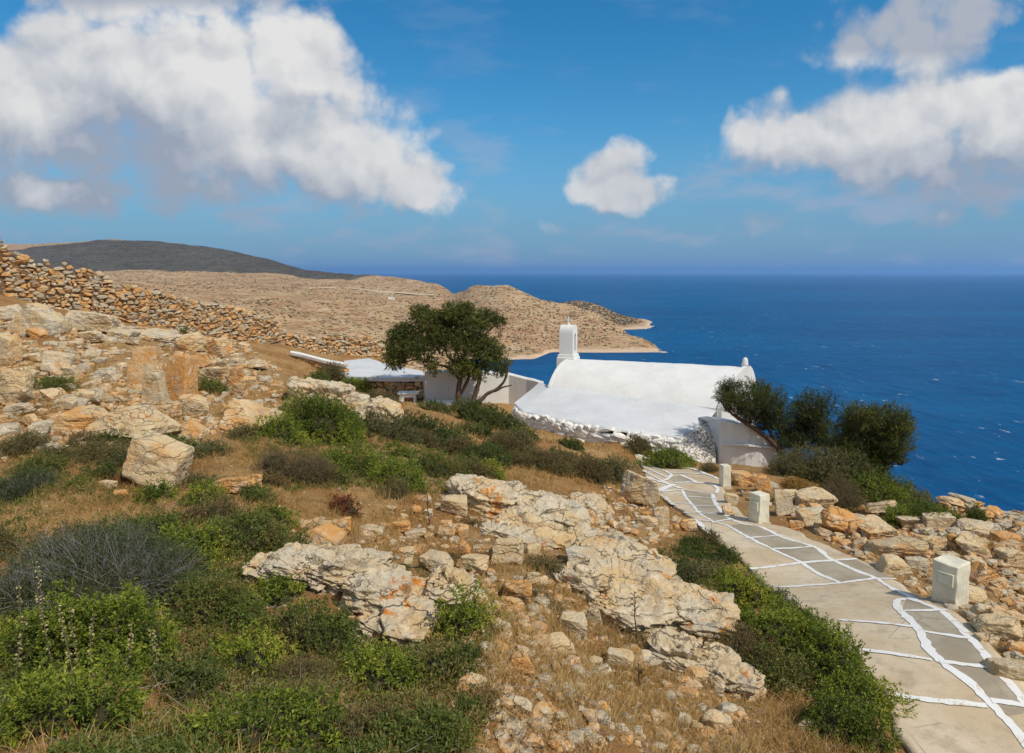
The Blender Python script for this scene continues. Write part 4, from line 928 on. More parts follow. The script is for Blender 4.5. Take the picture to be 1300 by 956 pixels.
# ------------------------------------------------------------------ dry stone walls
def drystone(pts, name, label, matl, core, sw=.30, sh=.17, thick=.45, topz=None, basez=None, sub=2, cat='wall', jit=.3, parent=None, proud=.06, rubbletop=True, lean=.0):
    """pts: world xy polyline with top z and base z (n,4)"""
    pts = np.array(pts, float); L = np.r_[0, np.cumsum(np.linalg.norm(np.diff(pts[:, :2], axis=0), axis=1))]
    f = lambda s: np.array([np.interp(s, L, pts[:, i]) for i in range(4)])
    vs = [rock(700+i, sub, 6, .05, .75, .035) for i in range(8)]; Vs = []; Fs = []; n0 = 0
    s = 0.; tn = []
    zmin = pts[:, 3].min(); zmax = pts[:, 2].max(); row = 0; z = zmin
    while z < zmax:
        s = rng.uniform(0, sw); row += 1
        while s < L[-1]:
            w = sw*rng.choice([.45, .7, .95, 1.25, 1.8])*rng.uniform(.85, 1.15); x, y, tz, bz = f(s+w/2); hh = sh*rng.uniform(.7, 1.6)
            if bz-.1 < z < tz-sh*.3+rng.uniform(-.1, .12)*(1 if rubbletop else 0):
                a = f(min(s+w, L[-1]))-f(max(s, 0)); an = atan2(a[1], a[0]); V_, F_ = vs[int(rng.integers(8))]
                V_ = V_*[w*1.12*rng.choice([-1, 1]), thick*rng.uniform(.8, 1.1), hh*1.38]; t_ = rng.normal()*.20; tn.append(np.full(len(F_), rng.random()))
                V_ = np.c_[V_[:, 0]*cos(t_)+V_[:, 2]*sin(t_), V_[:, 1], -V_[:, 0]*sin(t_)+V_[:, 2]*cos(t_)]
                V_ = np.c_[V_[:, 0]*cos(an)-V_[:, 1]*sin(an), V_[:, 0]*sin(an)+V_[:, 1]*cos(an), V_[:, 2]]
                o_ = rng.normal()*proud*.35; wv = .04*sin(s*2.3+row)
                V_ += [x+sin(an)*(o_+lean*(z-bz)*-1), y-cos(an)*(o_-lean*(z-bz)*-1), z+sh*.5+wv]; Vs.append(V_); Fs.append(F_+n0); n0 += len(V_)
            s += w
        z += sh*rng.uniform(.85, 1.1)
    V_ = np.concatenate(Vs); Fc = np.concatenate(Fs); c = np.array([pts[0, 0], pts[0, 1], pts[0, 3]])
    o = obj(name, mesh(name, V_-c, Fc, [matl], smooth=False, attr={'tint': np.concatenate(tn)}), parent, c)
    mb = MB()
    n = 40; ss = np.linspace(0, L[-1], n); V = []
    for s_ in ss:
        x, y, tz, bz = f(s_); a = f(min(s_+.1, L[-1]))-f(max(s_-.1, 0)); nn = np.array([-a[1], a[0]]); nn /= np.linalg.norm(nn)+1e-9
        for k_, zz in ((-1, bz-.5), (-1, tz-sh*.9), (1, tz-sh*.9), (1, bz-.5)): V.append([x+nn[0]*k_*thick*.26, y+nn[1]*k_*thick*.26, zz])
    Fc = [(4*i+k, 4*i+k+1, 4*i+5+k, 4*i+4+k) for i in range(n-1) for k in range(3)]+[(0, 3, 2, 1), (4*n-4, 4*n-3, 4*n-2, 4*n-1)]
    mb.add(np.array(V)-c, Fc); co = obj('wall_core', mesh('wall_core', np.concatenate(mb.V), mb.F, [core], mb.M, False), o)
    if parent is None: tag(o, label, cat)
    elif label: o['label'] = label
    return o
M['core'] = plain('joint_earth', (.20, .125, .07), .95, .4, 6)
mwp = mat('whitewashed_rubble'); p = mwp.pos(); a = mwp.noise(p, 3, 5, .65); rr_ = mwp.noise(p, 1.3, 3)
c = mwp.mix(mwp.ramp(a, .56, .66), (.74, .73, .70), (.50, .40, .27)); c = mwp.mix(mwp.ramp(rr_, .62, .7, 0, .8), c, (.42, .41, .25))
mwp.out(c, .9, mwp.bump(mwp.noise(p, 14, 4, .6), .6, .02), .2); M['wrubble'] = mwp.mat
def W4(px, pt, pb, Y, wig=0): t = P(px, pt, Y); b = P(px, pb, Y); return [t[0], t[1], t[2], b[2]]
drystone([W4(-130,268,385,24), W4(-60,283,388,24), W4(0,303,388,24.2), W4(12,318,390,24.4), W4(31,331,392,24.6), W4(65,336,398,25), W4(104,343,404,25.6), W4(123,351,407,26), W4(167,366,412,27), W4(209,377,420,28.4), W4(248,387,426,30), W4(300,391,434,32), W4(325,399,438,33.5), W4(351,414,441,35)],
         'ruined_wall', 'ruined dry stone castle wall climbing the left skyline', M['wallstone'], M['core'], .23, .125, .5)
drystone([W4(330,412,446,36), W4(372,426,452,37.5), W4(430,429,457,40), W4(471,430,461,41.5), W4(490,447,464,42.5)], 'stone_wall', 'lower dry stone wall behind the white outbuilding roof', M['wallstone'], M['core'], .27, .15, .5)
its = []
for k in range(150):
    x, y, _, _ = W4(rng.uniform(255, 310), 0, 0, 1)[:4] if 0 else (0, 0, 0, 0)
# ------------------------------------------------------------------ chapel
R1 = P(724,455.5,27.4); R2 = P(945,466,24.9); E1 = P(699,491,25.8); E2 = P(911,519,22.4)
chapel = empty('chapel', (R1+R2)/2*[1, 1, 0]+[0, 0, -6.2]); tag(chapel, 'white whitewashed chapel with vaulted roof and small belfry above the sea', 'chapel')
C0 = np.array(chapel.location)
ns_, nt_ = 60, 26; th = R(56); V = []
for i in range(ns_):
    s = i/(ns_-1); r0 = R1+(R2-R1)*s; e0 = E1+(E2-E1)*s; hor = (e0-r0)*[1, 1, 0]; dz = e0[2]-r0[2]
    for j in range(-nt_, nt_+1):
        t = j/nt_; V.append(r0+hor*(sin(th*abs(t))/sin(th))*np.sign(t)*(1 if t > 0 else .42)+[0, 0, dz*(1-cos(th*t))/(1-cos(th))])
V = np.array(V); V[:, 2] += .018*fbm(V*1.2, 3, 2)+.006*fbm(V*4, 2, 3); W_ = 2*nt_+1; id_ = np.arange(ns_*W_).reshape(ns_, W_)
Fc = [tuple(q) for q in np.stack([id_[:-1, :-1], id_[1:, :-1], id_[1:, 1:], id_[:-1, 1:]], -1).reshape(-1, 4)]
obj('vault_roof', mesh('vault_roof', V-C0, Fc, [M['white']]), chapel)
mb = MB(); ax = unit((R2-R1)[None])[0]; nn = np.array([ax[1], -ax[0], 0]); nn *= -1 if nn[1] > 0 else 1
Fa = R1+(R1-E1)*.42; Fb = R2+(R2-E2)*.42; Fa[2] = E1[2]; Fb[2] = E2[2]
def wallp(a, b, zt0, zt1, zb, t=.06):
    a = np.array(a[:2]); b = np.array(b[:2]); d = (b-a)/np.linalg.norm(b-a); n_ = np.array([-d[1], d[0]])*t
    V = [[*(a-n_), zb], [*(b-n_), zb], [*(b-n_), zt1], [*(a-n_), zt0], [*(a+n_), zb], [*(b+n_), zb], [*(b+n_), zt1], [*(a+n_), zt0]]
    return V, [(0, 1, 2, 3), (7, 6, 5, 4), (0, 4, 5, 1), (1, 5, 6, 2), (2, 6, 7, 3), (3, 7, 4, 0)]
for a, b in ((E1, E2), (Fa, Fb)):
    mb.add(*wallp(a, b, a[2]-.03, b[2]-.03, -7.2, .05))
def gable(r, e, ext, up, side):
    hor = (e-r)*[1, 1, 0]; dz = e[2]-r[2]; prof = []
    for j in range(-nt_, nt_+1):
        t = j/nt_; prof.append(r+hor*1.01*(sin(th*abs(t))/sin(th))*np.sign(t)*(1 if t > 0 else .42)+[0, 0, dz*(1-cos(th*t))/(1-cos(th))+up])
    bot = [prof[-1]*[1, 1, 0]+[0, 0, -7.2], prof[0]*[1, 1, 0]+[0, 0, -7.2]]; A = np.array(prof+bot); B = A+ax*ext; n_ = len(A)
    return np.r_[A, B], [tuple(range(n_)), tuple(range(2*n_-1, n_-1, -1))]+[(i, i+n_, (i+1) % n_+n_, (i+1) % n_) for i in range(n_)]
mb.add(*gable(R1, E1, -.10, .008, 0)); mb.add(*gable(R2, E2, .14, .05, 1))
w_ = mb.build('walls', [M['white']], chapel, loc=C0); w_.location = (0, 0, 0)
# pinnacle at the east end
pb = R2+ax*.02+[0, 0, .04]; mb = MB(); mb.tube([pb, pb+[0, 0, .10], pb+[0, 0, .2], pb+[0, 0, .28], pb+[0, 0, .32]], [.14, .11, .10, .075, .02], 14)
w_ = mb.build('pinnacle', [M['white']], chapel, smooth=True, loc=C0); w_.location = (0, 0, 0)
# belfry
def arch_block(c, a, n_, zb, z1, z2, wn, la, ow, oz0, oz1):
    """block along a with an arched opening seen from the a direction; rounded head"""
    K_ = 24; out = []; inn = []
    hz = z2-z1
    op = [(-wn, zb), (-wn, z1)]+[(-wn*cos(t)**.75 if cos(t) > 0 else wn*abs(cos(t))**.75, z1+hz*sin(t)**.8) for t in np.linspace(.12, pi-.12, K_-4)]+[(wn, z1), (wn, zb)]
    ip = [(-ow, oz0), (-ow, oz1)]+[(-ow*cos(t), oz1+ow*sin(t)) for t in np.linspace(.12, pi-.12, K_-4)]+[(ow, oz1), (ow, oz0)]
    m_ = len(op); V = []
    for s in (-la, la):
        for pr in (op, ip):
            for (u, z) in pr: V.append(c+a*s+n_*u+[0, 0, z])
    Fc = []
    for i in range(m_-1):
        Fc.append((i, i+1, m_+i+1, m_+i)); Fc.append((2*m_+i, 3*m_+i, 3*m_+i+1, 2*m_+i+1))
        Fc.append((i, 2*m_+i, 2*m_+i+1, i+1)); Fc.append((m_+i, m_+i+1, 3*m_+i+1, 3*m_+i))
    for o_ in (0, 2*m_): Fc.append((o_, o_+m_, o_+2*m_-1, o_+m_-1))
    Fc.append((m_, 3*m_, 4*m_-1, 2*m_-1)); Fc.append((0, m_-1, 3*m_-1, 2*m_))
    return np.array(V), Fc
bc = P(721.5,453,27.65); bc[2] = R1[2]; axh = ax*[1, 1, 0]; axh /= np.linalg.norm(axh)
mb = MB(); mb.box(bc+[0, 0, -.30], (.78, .86, .72), atan2(axh[1], axh[0]), 0, .96, .03); mb.box(bc+[0, 0, .10], (.70, .74, .14), atan2(axh[1], axh[0]), 0, .97, .02)
mb.add(*arch_block(bc, axh, nn, .16, .98, 1.36, .32, .28, .12, .30, .90))
bf = mb.build('belfry', [M['white']], chapel, loc=C0); bf.location = (0, 0, 0)
mb = MB(); q = bc+[0, 0, 1.36]; mb.tube([q+[0, 0, -.04], q+[0, 0, .05]], [.09, .06], 10); mb.box(q+[0, 0, .17], (.05, .05, .30), 0, 0, 1, .008); mb.box(q+[0, 0, .20], (.20, .045, .05), atan2(axh[1], axh[0]), 0, 1, .008)
cr = mb.build('cross', [M['white']], bf, loc=C0); cr.location = (0, 0, 0)
# flat roof of the side aisle
RP = [(684,486.5,27.3),(653,512,24.3),(663,523,23.2),(692,529.5,22.3),(723,535,21.6),(752,540.5,21.1),(780,545,20.6),(822,550.5,20.3),(861,553.5,20.1),(877,547.5,20.6),(903,531.5,22)]
rp = [P(*q) for q in RP]; inw = unit((E1-R1)[None]*[1, 1, 0])[0]
L3 = np.array(rp[1:]); s_ = np.r_[0, np.cumsum(np.linalg.norm(np.diff(L3[:, :2], axis=0), axis=1))]; nu_, nv_ = 90, 16; u = np.linspace(0, s_[-1], nu_); Oe = np.stack([np.interp(u, s_, L3[:, i]) for i in range(3)], 1)
Oe += np.c_[.04*fbm(Oe*2.5, 3, 71), .04*fbm(Oe*2.5, 3, 72), np.zeros(nu_)]
ia = rp[0]; Ie = np.array([(E1-inw*.12)+(E2-E1)*max(0, (t-.08)/.92) if t > .08 else ia+(E1-inw*.12-ia)*t/.08 for t in np.linspace(0, 1, nu_)]); V = []
for j in range(nv_+1):
    t = j/nv_; q = Ie+(Oe-Ie)*t; q[:, 2] += .03*(1-t)**8+.015*fbm(q*.9, 3, 61)*(1-t) ; V.append(q)
V.append(Oe-[0, 0, .07]+np.c_[np.zeros(nu_), np.zeros(nu_), .03*fbm(Oe*5, 2, 77)]); V = np.concatenate(V); id_ = np.arange(len(V)).reshape(-1, nu_); Fc = [tuple(q) for q in np.stack([id_[:-1, :-1], id_[1:, :-1], id_[1:, 1:], id_[:-1, 1:]], -1).reshape(-1, 4)]
obj('flat_roof', mesh('flat_roof', V-C0, Fc, [M['roofwhite']]), chapel)
fw = [];
for (px, py, Y), pb in zip([RP[1], RP[2], RP[3], RP[4], RP[5], RP[6], RP[7], RP[8], RP[9]], [540,545,552,560,566,570,577,584,588]):
    t = P(px, py, Y-.03); fw.append([t[0], t[1], t[2]-.07, float(zg(t[0], t[1])[0])-.25])
ds = drystone(fw, 'rubble_wall', 'whitewashed rubble wall under the flat roof', M['wrubble'], M['wrubble'], .27, .12, .30, rubbletop=False); 
for k_ in ('label', 'category'):
    if k_ in ds: del ds[k_]
ds['label'] = 'whitewashed rubble wall under the flat roof'; loc = np.array(ds.location); ds.parent = chapel; ds.location = tuple(loc-C0)
mpb = mat('pebble_render'); p = mpb.pos(); vo = mpb.n('ShaderNodeTexVoronoi', feature='F1'); mpb.set(vo, 'Vector', p); vo.inputs['Scale'].default_value = 13
c = mpb.mix(mpb.ramp(vo.outputs['Distance'], .3, .75), (.66, .64, .60), (.25, .21, .17)); mpb.out(c, .9, mpb.bump(vo.outputs['Distance'], -.9, .05), .2); M['pebble'] = mpb.mat
T1 = P(905,531.5,21.9); T2 = P(876,549,20.4); T3 = P(864,555,20.1); B1 = P(858,570,19.85); B2 = P(887,588,19.3); B3_ = P(909,590,19.9); T4 = P(907,545,21.0)
pk = [T1, T2, T3, B1, B2, B3_, T4]; dn = [q*[1, 1, 0]+[.3, .6, -6.6] for q in pk]
mb = MB(); mb.add(np.array(pk+dn), [(0, 1, 6), (1, 4, 5), (1, 5, 6), (1, 2, 3), (1, 3, 4), (2, 9, 10, 3), (3, 10, 11, 4), (4, 11, 12, 5), (5, 12, 13, 6), (6, 13, 7, 0), (0, 7, 8, 1), (1, 8, 9, 2)])
w_ = mb.build('buttress', [M['pebble']], chapel, loc=C0); w_.location = (0, 0, 0)
# east end: low apse walls with a sloping top and a ledge
tp = [(896,538,21.6),(903,535.5,20.9),(914,534.5,20.3),(930,536.5,20.05),(948,540,19.9),(967,548.5,19.85),(980,557,19.9),(992,567,20.0),(1003,572,20.6)]
A = np.array([P(*q) for q in tp]); Bm = A.copy(); Bm[:, 2] = -6.9; back = A+[-.15, .8, .0]; back[:, 2] = A[:, 2]-.02; n_ = len(A)
mb = MB(); mb.add(np.r_[Bm, A, back], [(i, i+1, n_+i+1, n_+i) for i in range(n_-1)]+[(n_+i, n_+i+1, 2*n_+i+1, 2*n_+i) for i in range(n_-1)])
sd_ = [Bm[-1], A[-1], back[-1], back[-1]*[1, 1, 0]+[0, 0, -7.4], Bm[0], A[0], back[0], back[0]*[1, 1, 0]+[0, 0, -7.4]]; mb.add(np.array(sd_), [(0, 3, 2, 1), (4, 5, 6, 7)])
w_ = mb.build('apse', [M['white']], chapel, loc=C0); w_.location = (0, 0, 0)
mb = MB()
lt = [P(919,562.5,20.12), P(950,564,19.82), P(987,567.5,19.86)]
V = [];
for q in lt: V += [q+[0, -.06, 0], q+[0, -.06, -.05], q+[0, .12, -.06], q+[0, .12, .015]]
mb.add(np.array(V), [(4*i+k, 4*i+(k+1) % 4, 4*i+4+(k+1) % 4, 4*i+4+k) for i in range(2) for k in range(4)]+[(0, 1, 2, 3), (11, 10, 9, 8)])
w_ = mb.build('ledge', [M['white']], w_, loc=C0); w_.location = (0, 0, 0)
# painted round millstone-like ring on the rubble wall foot
# ------------------------------------------------------------------ outbuilding and courtyard wall
ob = empty('outbuilding', P(500,500,30)); tag(ob, 'low stone outbuilding with a flat white roof left of the tree', 'outbuilding'); O0 = np.array(ob.location)
RQ = [P(*q) for q in [(434,477.5,28.5),(488,479.5,28.1),(541,479.5,27.8),(536,471,31),(515,467,32),(495,463,33.2),(480,458.5,34),(469,454.8,35),(456,456,35),(437,458,34.5)]]
RQ = np.array(RQ); c3 = RQ.mean(0)+[0, 0, .05]; n_ = len(RQ); mb = MB(); mb.add(np.r_[[c3], RQ, RQ-[0, 0, .16]], [(0, 1+(i+1) % n_, 1+i) for i in range(n_)]+[(1+i, 1+(i+1) % n_, 1+n_+(i+1) % n_, 1+n_+i) for i in range(n_)])
w_ = mb.build('roof', [M['roofwhite']], ob, loc=O0); w_.location = (0, 0, 0)
ds = drystone([W4(437,480.5,500,28.75), W4(488,481.5,503,28.3), W4(539,482,505,28.0)], 'stone_front', None, M['wallstone'], M['core'], .28, .14, .35, rubbletop=False, parent=None)
for k_ in ('category',):
    if k_ in ds: del ds[k_]
loc = np.array(ds.location); ds.parent = ob; ds.location = tuple(loc-O0); ds['label'] = 'ochre stone front under the white roof'
mb = MB()
for a, b in ((9, 0), (2, 3), (3, 5), (5, 7), (8, 9)): mb.add(*wallp(RQ[a]*.995, RQ[b]*.995, RQ[a][2]-.17, RQ[b][2]-.17, -6.3, .10))
w_ = mb.build('side_walls', [M['white']], ob, loc=O0); w_.location = (0, 0, 0)
mb = MB(); g0 = P(517,510,26.9); mb.box(g0+[0, .2, .1], (.66, .5, .42), .05, 0, .97, .02); mb.box(g0+[.02, .2, .33], (.84, .6, .05), .05, 0, 1, .015); wb = mb.build('white_bench', [M['white']], loc=g0)
tag(wb, 'small white masonry bench with a brown hatch left of the tree', 'bench'); mb = MB(); mb.box(g0+[.08, -.06, .09], (.34, .04, .18), .05, 0); w_ = mb.build('hatch', [M['wood']], wb, loc=g0); w_.location = (0, 0, 0)
cw = empty('courtyard_wall', P(600,515,28)); tag(cw, 'plain white courtyard wall standing behind the dark tree', 'wall'); Q0 = np.array(cw.location)
def thickwall(pl, zb, t, mbx):
    pl = np.array(pl)
    for i in range(len(pl)-1): mbx.add(*wallp(pl[i], pl[i+1], pl[i][2], pl[i+1][2], zb, t))
mb = MB(); wl = [P(540,472,27.6), P(575,471,27.9), P(612,471,28.3), P(646,473,28.6), P(668,479,28.2), P(690,485,27.6)]
pl = np.array(wl); up_ = np.interp(np.linspace(0, 5, 41), range(6), pl[:, 0]); vp = np.stack([np.interp(np.linspace(0, 5, 41), range(6), pl[:, i]) for i in range(3)], 1); vp[:, 2] += .03*fbm(vp*1.5, 3, 8)
V = []
for q in vp: V += [[q[0], q[1]-.2, -6.3], [q[0], q[1]-.2, q[2]-.05], [q[0], q[1]-.14, q[2]], [q[0], q[1]+.14, q[2]], [q[0], q[1]+.2, q[2]-.05], [q[0], q[1]+.2, -6.3]]
n_ = len(vp); mb.add(np.array(V), [(6*i+k, 6*i+6+k, 6*i+7+k, 6*i+k+1) for i in range(n_-1) for k in range(5)]+[(0, 1, 2, 3, 4, 5), tuple(range(6*n_-1, 6*n_-7, -1))])
w_ = mb.build('wall_face', [M['white']], cw, loc=Q0); w_.location = (0, 0, 0)
st0 = P(562,514,26.4); mb = MB()
for k in range(3): mb.box(st0+[.30*k-.2, -.30*k+.5, -.12*k-.02], (1.15, .42, .16), -.12, 0, 1, .015)
tag(mb.build('white_steps', [M['white']], loc=st0), 'low white steps left of the tree trunks', 'steps')
wc = [P(370,446,31.5), P(385,449,31.2), P(400,453,30.8), P(418,457.5,30.4), P(438,461,30)]
cp = empty('capped_wall', wc[0]*[1, 1, 0]+[0, 0, wc[0][2]-.6]); tag(cp, 'stone wall with a white cap running down to the outbuilding', 'wall'); K0 = np.array(cp.location)
mb = MB(); V = []
for q in wc: V += [q+[0, -.22, -.14], q+[0, -.22, -.02], q+[0, 0, .03], q+[0, .22, -.02], q+[0, .22, -.14]]
mb.add(np.array(V), [(5*i+k, 5*i+5+k, 5*i+5+(k+1) % 5, 5*i+(k+1) % 5) for i in range(4) for k in range(5)]+[(0, 1, 2, 3, 4), (24, 23, 22, 21, 20)])
w_ = mb.build('white_cap', [M['white']], cp, loc=K0); w_.location = (0, 0, 0)
ds = drystone([[q[0], q[1], q[2]-.12, q[2]-.9] for q in wc], 'stone_face', None, M['wallstone'], M['core'], .26, .14, .34, rubbletop=False)
if 'category' in ds: del ds['category']
loc = np.array(ds.location); ds.parent = cp; ds.location = tuple(loc-K0)

# ------------------------------------------------------------------ posts beside the path
def post(px, base, wpx, hpx, rz, lab, plaque=True):
    g_ = G(px, base-4); t = g_[1]/(CT+(CYP-base)/F*ST); s = t/F; H = hpx*s*.93; W = wpx*s/1.32; D = W*.92
    root = empty('path_post', g_, R(rz)); tag(root, lab, 'post', 'squat white masonry posts beside the path')
    zb = float(z0(g_[0], g_[1]+.1)[0])-g_[2]-.06; mb = MB()
    bm = bmesh.new(); bmesh.ops.create_cube(bm, size=1); bmesh.ops.subdivide_edges(bm, edges=bm.edges[:], cuts=5, use_grid_fill=True)
    for v in bm.verts: k = 1-.05*(v.co.z+.5); v.co = (v.co.x*W*k, v.co.y*D*k, (v.co.z+.5)*(H+.1)+zb)
    V = np.array([v.co[:] for v in bm.verts]); Fc = [[v.index for v in f.verts] for f in bm.faces]; bm.free(); V += np.c_[fbm(V*7, 3, int(px)), fbm(V*7+9, 3, int(px)), fbm(V*7+20, 3, int(px))]*.010
    mb.add(V, Fc); o = mb.build('pillar', [M['bollard']], root); o.location = (0, 0, 0)
    bv = o.modifiers.new('bevel', 'BEVEL'); bv.width = .012; bv.segments = 2; bv.limit_method = 'ANGLE'
    mb = MB(); V, Fc = ICO[3]; V = V*[W*.82, D*.85, .07]*(1+.2*fbm(V*2+px, 3, 4))[:, None]+[0, 0, zb+.06]; mb.add(V, Fc); mb.build('footing', [M['slab']], root)
    if plaque:
        mb = MB(); mb.box((-W*.5-.002, -D*.05, H*.70), (.05, D*.62, H*.30), 0, 0, 1, .004); mb.build('plaque', [M['plaque']], root)
        mb = MB(); mb.box((-W*.5-.028, -D*.05, H*.70), (.006, D*.46, H*.19), 0, 0, 1, .001); pl_ = mb.build('plaque_face', [M['bollard']], root)
    return root
post(1205,769,44,58,32,'nearest and largest cream post at the rubble bank with a pale plaque')
post(963,667,25,39,30,'middle cream post with a small plaque by the blue grey boulder')
post(920,622,15,29,12,'farthest slim white post at the path loop near the chapel', False)
post(1118,586,1,1,0,'x') if 0 else None

# far rubble wall beyond the bushes at the right
ds = drystone([W4(1195,632,650,24), W4(1215,634,656,24.4), W4(1240,645,664,25), W4(1265,653,668,25.4), W4(1300,654,670,26), W4(1360,660,680,27), W4(1430,672,690,28)], 'tumbled_wall', 'tumbled pale stone wall beyond the bushes above the sea', M['wallstone'], M['core'], .42, .2, .8)

# ------------------------------------------------------------------ far hills and headlands
def PS(px, py): q = P(px, py, 1.); k = SEA/q[2]; return np.array([q[0]*k, k, SEA])
def catm(A, n):
    A = np.asarray(A, float); m_ = len(A); u = np.linspace(0, m_-1, n); i = np.minimum(u.astype(int), m_-2); f = (u-i)[:, None, None]
    g_ = lambda k: A[np.clip(k, 0, m_-1)]
    p0, p1, p2, p3 = g_(i-1), g_(i), g_(i+1), g_(i+2); d1 = (p2-p0)/2; d2 = (p3-p1)/2
    h = f*f*f; q = f*f; return (2*h-3*q+1)*p1+(h-2*q+f)*d1+(-2*h+3*q)*p2+(h-q)*d2
def loft(rows, nu, nv, name, label, amp, seed, lin=True):
    A = np.array(rows, float)  # rows, cols, 3
    B = catm(A, nv); B = np.transpose(catm(np.transpose(B, (1, 0, 2)), nu), (1, 0, 2)); V = B.reshape(-1, 3).copy()
    sc = 1/160.; k = np.clip((V[:, 2]-SEA)/25, 0, 1); q = V*[sc, sc, 0]
    rg = 1-np.abs(fbm(q*1.3, 4, seed)); V[:, 2] += k*amp*(fbm(q, 4, seed+1)*.5+(rg-.7)*.9+.12*fbm(q*6, 2, seed+5))
    V[:, 1] += k*(12*vn(q*2.2, seed+2)); V[:, 0] += (8*vn(q*2.2, seed+3))
    id_ = np.arange(nu*nv).reshape(nv, nu); Fc = np.stack([id_[:-1, :-1], id_[:-1, 1:], id_[1:, 1:], id_[1:, :-1]], -1).reshape(-1, 4)
    o = obj(name, mesh(name, V, Fc, [M['hill']])); tag(o, label, kind='structure'); return o, V
m = mat('maquis_hillside'); p = m.pos(); flat = m.scale(p, (1, 1, 1.6))
a = m.noise(flat, .004, 5, .6); b = m.noise(flat, .02, 5, .65)
c = m.mix(m.ramp(a, .35, .65), (.40, .25, .135), (.48, .33, .185)); c = m.mix(m.ramp(b, .50, .66, 0, .8), c, (.30, .16, .08))
def dots(scale, lo, hi, dens_lo, dens_hi, ns):
    vo = m.n('ShaderNodeTexVoronoi', feature='F1'); m.set(vo, 'Vector', flat); vo.inputs['Scale'].default_value = scale
    wn = m.n('ShaderNodeSeparateColor'); m.set(wn, 0 and 'x' or 'Color', vo.outputs['Color'])
    th_ = m.ramp(m.noise(flat, ns, 4, .6), .3, .7, dens_lo, dens_hi); pick = m.m('LESS_THAN', wn.outputs[0], th_)
    return m.m('MULTIPLY', m.ramp(vo.outputs['Distance'], lo, hi, 1, 0), pick)
d1 = dots(.085, .28, .44, .25, .9, .006); d2 = dots(.19, .3, .5, .2, .75, .012)
c = m.mix(m.m('MULTIPLY', d1, .85), c, (.085, .075, .035)); c = m.mix(m.m('MULTIPLY', d2, .7), c, (.12, .095, .045))
pz = m.n('ShaderNodeSeparateXYZ'); m.set(pz, 'Vector', p); wv = m.n('ShaderNodeTexWave', wave_type='BANDS', bands_direction='Z'); m.set(wv, 'Vector', p); wv.inputs['Scale'].default_value = .022; wv.inputs['Distortion'].default_value = 6; wv.inputs['Detail'].default_value = 3; wv.inputs['Detail Scale'].default_value = .5
c = m.mix(m.m('MULTIPLY', m.ramp(wv.outputs['Fac'], .93, .99), .45), c, (.52, .42, .28))
c = m.mix(m.ramp(m.m('ADD', pz.outputs[2], m.m('MULTIPLY', b, 6)), SEA+4.5, SEA+8, 1, 0), c, (.60, .44, .30))
m.out(c, .95, m.bump(m.m('ADD', b, m.m('MULTIPLY', d1, .5)), .6, 3.), .05); M['hill'] = m.mat
cols = [-300,-100,50,150,270,400,520,570,600,632,660,678,700,730,760,800,835,848]
crestY = [4900,4600,4300,4200,4000,3300,2750,2550]; crestp = [312,310,311,306,316,346,356.5,370]
basep = [350,348,347,349,355,361,369,376]; baseY = [2600,2600,2550,2500,2450,2350,2200,2150]
fY = [260,240,230,240,380,560,800,980]; fz = [-45,-40,-38,-42,-55,-78,-112,-135]
sh = [458,457,456,455,447.6,447.5,447.6,447.5,447.2,447.2]; cb = [364,361,368,374.5,383,391,401,423,441,446.9]; cbY = [2050,1950,1880,1830,1780,1700,1620,1480,1340,1309]
rows = [[] for _ in range(8)]
for i, px in enumerate(cols):
    u = (px-650)/F
    if i < 8:
        f0 = np.array([u*fY[i], fY[i], fz[i]]); b0 = P(px, basep[i], baseY[i]); cr0 = P(px, crestp[i], crestY[i])
        sk = np.array([u*fY[i]*.5, fY[i]*.5, fz[i]-40]); m1 = f0+(b0-f0)*.35; m1[2] = f0[2]+(b0[2]-f0[2])*.30; m2 = f0+(b0-f0)*.7; m2[2] = f0[2]+(b0[2]-f0[2])*.66
        mA = b0+(cr0-b0)*.55; mA[2] = b0[2]+(cr0[2]-b0[2])*.52; bk = cr0*[1.25, 1.25, 1]; bk[2] = cr0[2]-160
    else:
        j = i-8; f0 = PS(px, sh[j]); b0 = P(px, cb[j], cbY[j]); sk = f0*[.93, .93, 1]-[0, 0, 9]; m1 = f0+(b0-f0)*.3; m1[2] = f0[2]+(b0[2]-f0[2])*.36; m2 = f0+(b0-f0)*.7; m2[2] = f0[2]+(b0[2]-f0[2])*.76
        mA = b0*[1.05, 1.05, 1]; mA[2] = min(b0[2]-25, SEA+60); cr0 = b0*[1.12, 1.12, 1]; cr0[2] = SEA-6; bk = b0*[1.2, 1.2, 1]; bk[2] = SEA-12
    for r_, q in zip(rows, (sk, f0, m1, m2, b0, mA, cr0, bk)): r_.append(q)
_, HV = loft(rows, 520, 300, 'hills', 'dry tan hills dotted with dark scrub falling to a headland', 9, 5)
cc = [670,690,707,722,739,757,783,808,822,829]; cp_ = [384,386.5,386,384,383,388,397,405,410,413]; cY = [2350,2300,2280,2250,2220,2150,2080,2020,1990,1975]; ss_ = [424,423,422,421,420,419,418.5,418,416.5,413.6]
rows = [[] for _ in range(6)]
for px, py, Y, s_ in zip(cc, cp_, cY, ss_):
    f0 = PS(px, s_); b0 = P(px, py, Y); 
    for r_, q in zip(rows, (f0*[.97, .97, 1]-[0, 0, 8], f0, f0+(b0-f0)*[.45, .45, .55], b0, b0*[1.06, 1.06, 0]+[0, 0, (b0[2]+SEA)/2], b0*[1.15, 1.15, 0]+[0, 0, SEA-8])): r_.append(q)
_, HC = loft(rows, 200, 90, 'headland', 'second reddish headland behind the first one', 5, 15)
